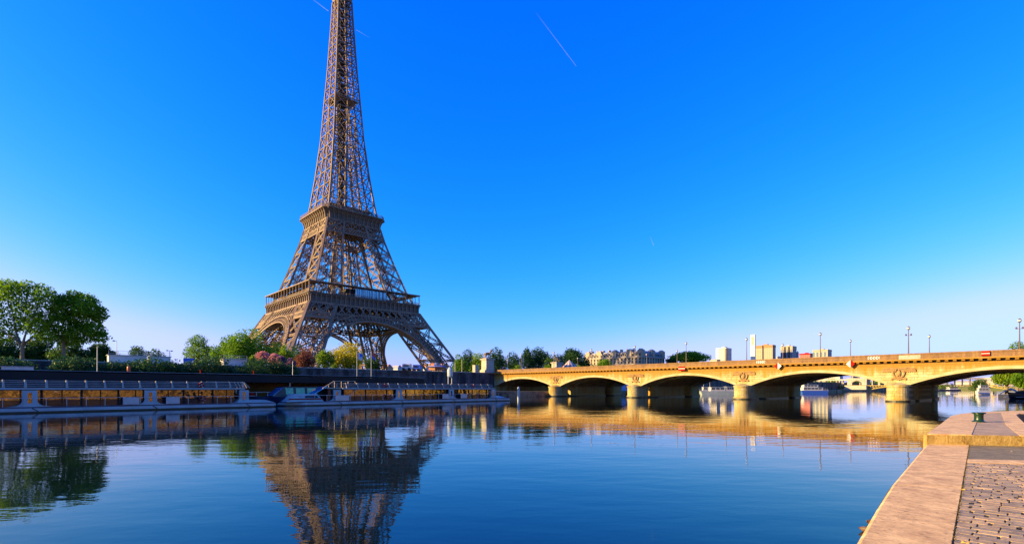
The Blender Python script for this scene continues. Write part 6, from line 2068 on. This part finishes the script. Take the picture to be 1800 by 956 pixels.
# boats beyond the bridge
def river_boat(px0, px1, ywl, ytop, lab, hullm, decks, rot=0.0, name='river_cruiser', grp='boats moored beyond the bridge'):
    D = F * CAM.z / (ywl - HY)
    a, b = P(px0, 0, D), P(px1, 0, D)
    L = (b - a).length
    t = thing(name, lab, 'boat', (a.x, a.y, 0), math.atan2(b.y - a.y, b.x - a.x) + rot, grp)
    H = zat(ytop, D)
    Wd = L * .22
    m = MB()
    hz = H * .34
    m.hexa([(L * .06, .2, -.3), (L * .97, .2, -.3), (L * .97, Wd - .2, -.3), (L * .06, Wd - .2, -.3), (0, 0, hz), (L, 0, hz), (L, Wd, hz), (0, Wd, hz)])
    m.build('hull', hullm, t)
    m = MB(); m.box(-.02 * L, L, -.06, Wd + .06, hz, hz + .14); m.build('gunwale', M['white'], t)
    for i, (f0, f1, z0, z1) in enumerate(decks):
        m = MB(); m.box(L * f0, L * f1, Wd * .08, Wd * .92, hz + .14 + (H - hz) * z0, hz + (H - hz) * z1); cb = m.build('cabin', M['white'], t)
        m = MB(); m.box(L * f0 - .2, L * f1 + .2, Wd * .02, Wd * .98, hz + (H - hz) * z1, hz + (H - hz) * z1 + .12); m.build('cabin_roof', M['hull_white'], cb)
        k = max(3, int(L * (f1 - f0) / 1.8))
        for j in range(k):
            x0 = L * f0 + .3 + j * (L * (f1 - f0) - .6) / k
            m = MB(); m.box(x0, x0 + (L * (f1 - f0) - .6) / k * .75, Wd * .08 - .04, Wd * .08 + .02, hz + (H - hz) * (z0 + (z1 - z0) * .4) , hz + (H - hz) * (z0 + (z1 - z0) * .85)); m.build('window', M['dark_glass'], cb)
    m = MB(); m.tube((L * .3, Wd * .5, H * .6), (L * .3, Wd * .5, H * 1.2), .07, .04, 6); m.build('mast', M['white'], t)
    m = MB()
    for z in (.5, .95): m.beam((.05 * L, 0, hz + .14 + z), (.95 * L, 0, hz + .14 + z), .05, .05)
    for j in range(12): m.beam((L * (.05 + .9 * j / 11), 0, hz + .1), (L * (.05 + .9 * j / 11), 0, hz + 1.1), .05, .05)
    m.build('deck_rail', M['grey_metal'], t)
    return t
river_boat(1232, 1293, 693.5, 675, 'white cruiser with an open upper deck, seen beneath the middle arch', M['hull_white'], [(.3, .72, 0, .55), (.75, .98, 0, .62)])
river_boat(1228, 1262, 692.2, 676, 'smaller white launch with a red awning left of the white cruiser', M['white'], [(.25, .9, 0, .6)], name='river_launch')
river_boat(1409, 1457, 691.6, 675.5, 'blue hulled white two deck cruiser seen beneath the fourth arch', M['blue'], [(.08, .8, 0, .5), (.1, .62, .5, .95)])
river_boat(1642, 1690, 686.6, 679, 'long dark barge on the water right of the last pier', M['hull_blue'], [(.6, .9, 0, .8)], name='river_barge')
t = river_boat(1719, 1742, 693.3, 676.5, 'white and blue two deck boat facing upstream before the dark bush', M['white'], [(.10, .92, 0, .5), (.2, .85, .5, .92)], name='river_boat')
m = MB(); m.box(.3, 4.5, -.25, 0.0, .55, .85); m.build('blue_band', M['blue'], t)
# white and blue sheds glimpsed under the first two arches
for px0, px1, yt, lab in ((998, 1006, 678, 'blue grey boathouse glimpsed between two pier bodies under the second arch'), (1063, 1070, 678.5, 'narrow blue boathouse glimpsed left of the second pier'), (1090, 1106, 678, 'blue boathouse glimpsed hard against the second pier')):
    D, y0 = on_x(px0, 200); D1, y1 = on_x(px1, 200)
    t = thing('boathouse', lab, 'boathouse', (200, y0, 1.7), 0, 'boathouses glimpsed under the arches')
    H = max(2.2, zat(yt, D) - 1.7); L = y1 - y0
    m = MB(); m.box(-6, 0, 0, L, 0, H); m.build('wall', M['tarp'], t)
    m = MB(); m.slab([(.15, -.3, H), (.15, L + .3, H), (.15, L / 2, H + 1.4)], (-6.3, 0, 0)); m.build('roof', M['roof_blue'], t)
# dark barge and its covered companion at the right bank
D = F * CAM.z / (700.5 - HY)
a = P(1772, 0, D)
t = thing('dark_barge', 'black hulled barge with a tarpaulin covered bow at the right frame edge', 'boat', (a.x, a.y, 0), math.atan2(.72, .66))
m = MB()
sec = [(0, .15, 1.7), (1.2, 1.2, 1.55), (3.5, 2.0, 1.35), (9, 2.3, 1.2), (18, 2.3, 1.2), (24, 2.1, 1.3)]
rings = []
for x, hw, zt in sec:
    rings.append([(x, -hw, zt), (x + .3, -hw * .95, .5), (x + .6, -hw * .6, -.4), (x + .6, hw * .6, -.4), (x + .3, hw * .95, .5), (x, hw, zt)])
for r in rings: m.v += r
for i in range(len(rings) - 1):
    for j in range(6):
        j2 = (j + 1) % 6
        m.f.append((i * 6 + j, i * 6 + 6 + j, i * 6 + 6 + j2, i * 6 + j2)); m.m.append(0)
m.f.append((5, 4, 3, 2, 1, 0)); m.m.append(0); e = (len(rings) - 1) * 6; m.f.append(tuple(e + k for k in range(6))); m.m.append(0)
m.build('hull', M['hull_black'], t)
m = MB(); m.box(1.2, 23, -2.42, 2.42, .40, .50); m.build('rubbing_strake', M['hull_white'], t)
m = MB(); m.ball((6, 0, 1.2), 1.0, 14, (4.2, 1.9, 1.25)); m.build('cover', M['black'], t, smooth=True)
m = MB(); m.box(12, 20, -1.6, 1.6, 1.2, 3.1); wh = m.build('wheelhouse', M['wood'], t)
for x in (12.6, 14.6, 16.6, 18.4):
    m = MB(); m.box(x, x + 1.2, -1.64, -1.58, 1.9, 2.8); m.build('window', M['dark_glass'], wh)
D = 150
a = P(1757, 0, D)
m = MB()
for i in range(8):
    for j in range(6):
        def pz(i, j): return (i * .55, j * .6, .9 + 1.9 * math.sin(math.pi * (i + .3) / 8.6) * (1 - .12 * abs(j - 3)) + .1 * math.sin(i * 3 + j))
        m.quad(pz(i, j), pz(i + 1, j), pz(i + 1, j + 1), pz(i, j + 1))
m.box(-.3, 4.7, -.2, 3.8, -.3, 1.0)
tag(m.build('covered_dinghy', M['hull_blue'], None, loc=(a.x, a.y, 0)), 'small boat under a dark blue cover tied left of the dark barge', 'boat')
# pale parasol and shed on the right bank
D = 160
a = P(1792, 0, D); zt = zat(671, D)
t = thing('garden_parasol', 'wide cream parasol on the right bank above the dark barge', 'parasol', (a.x, a.y, 1.3))
m = MB(); m.tube((0, 0, 0), (0, 0, zt - 1.3), .06, .06, 6); m.build('pole', M['wood'], t)
m = MB(); m.lathe([(3.2, zt - 2.1), (1.6, zt - 1.6), (.1, zt - 1.25)], n=8); m.build('canopy', M['cream'], t)

# contrails high up
ctm, ctt, ctb = newmat('contrail')
ctb.inputs['Base Color'].default_value = (.9, .9, .92, 1)
out = ctt.nodes['Material Output']
trn = node(ctt, 'ShaderNodeBsdfTransparent')
dfs = node(ctt, 'ShaderNodeBsdfDiffuse'); dfs.inputs['Color'].default_value = (.95, .95, .97, 1)
tl = node(ctt, 'ShaderNodeBsdfTranslucent'); tl.inputs['Color'].default_value = (.95, .95, .97, 1)
ad = node(ctt, 'ShaderNodeMixShader', i_Fac=.5)
ctt.links.new(dfs.outputs[0], ad.inputs[1]); ctt.links.new(tl.outputs[0], ad.inputs[2])
tcx = node(ctt, 'ShaderNodeTexCoord'); spx = node(ctt, 'ShaderNodeSeparateXYZ'); ctt.links.new(tcx.outputs['Object'], spx.inputs[0])
mrr = node(ctt, 'ShaderNodeMapRange'); mrr.inputs['From Max'].default_value = 1.0; mrr.inputs['To Min'].default_value = .12; mrr.inputs['To Max'].default_value = 0.0
ctt.links.new(spx.outputs['X'], mrr.inputs['Value'])
mix = node(ctt, 'ShaderNodeMixShader'); ctt.links.new(mrr.outputs[0], mix.inputs[0]); ctt.links.new(trn.outputs[0], mix.inputs[1]); ctt.links.new(ad.outputs[0], mix.inputs[2])
ctt.links.new(mix.outputs[0], out.inputs['Surface'])
def contrail(px0, py0, px1, py1, w0, w1, lab):
    """head at (px0, py0), fading tail at (px1, py1); about 9 km up"""
    def hi_pt(px, py):
        D = (9000.0) / ((HY - py) / F); return P(px, py, D), D
    p, D0 = hi_pt(px0, py0); q, D1 = hi_pt(px1, py1)
    t = MB()
    n = 10
    for off in (-1, 1):
        k = len(t.v)
        for i in range(n + 1):
            f = i / n
            w_ = (w0 + (w1 - w0) * f) * D0 / F
            for a in range(6):
                an = a * math.pi / 3
                t.v.append((f, (off * w_ * .55 + w_ * .4 * math.cos(an)) , w_ * .4 * math.sin(an)))
        for i in range(n):
            for a in range(6):
                b = (a + 1) % 6
                t.f.append((k + i * 6 + a, k + i * 6 + b, k + i * 6 + 6 + b, k + i * 6 + 6 + a)); t.m.append(0)
    o = t.build('contrail', ctm)
    d = q - p
    X = d; Y = d.cross(Vector((0, 0, 1))).normalized(); Z = X.normalized().cross(Y)
    o.matrix_world = Matrix(((X.x, Y.x, Z.x, p.x), (X.y, Y.y, Z.y, p.y), (X.z, Y.z, Z.z, p.z), (0, 0, 0, 1)))
    tag(o, lab, 'contrail', 'contrails in the blue sky')
contrail(1013, 117, 940, 20, .3, 1.0, 'long thin white contrail high over the river')
contrail(1149, 432, 1142, 414, .4, .8, 'very short faint contrail low in the sky above the bridge')
contrail(577, 20, 545, -4, .6, 1.0, 'pale contrail touching the top left of the tower')
contrail(626, 53, 652, 68, .3, .4, 'faint contrail just right of the tower spire')

D, y = on_x(905, 186)
t = thing('road_sign', 'thin sign post with a blue and a red disc before the first bridge trees', 'sign', (186, y - 4, GZ))
H = zat(634, D) - GZ
m = MB(); m.tube((0, 0, 0), (0, 0, H), .07, .06, 8); m.build('post', M['grey_metal'], t)
m = MB(); m.ball((0, 0, H + .2), .26, 8); m.build('globe', M['lamp_glass'], t)
m = MB(); m.tube((.08, 0, H * .33), (.13, 0, H * .33), .42, .42, 14); m.build('blue_disc', M['blue_glass'], t)
m = MB(); m.tube((.08, -.3, H * .13), (.13, -.3, H * .13), .42, .42, 14); m.build('red_disc', M['red'], t)
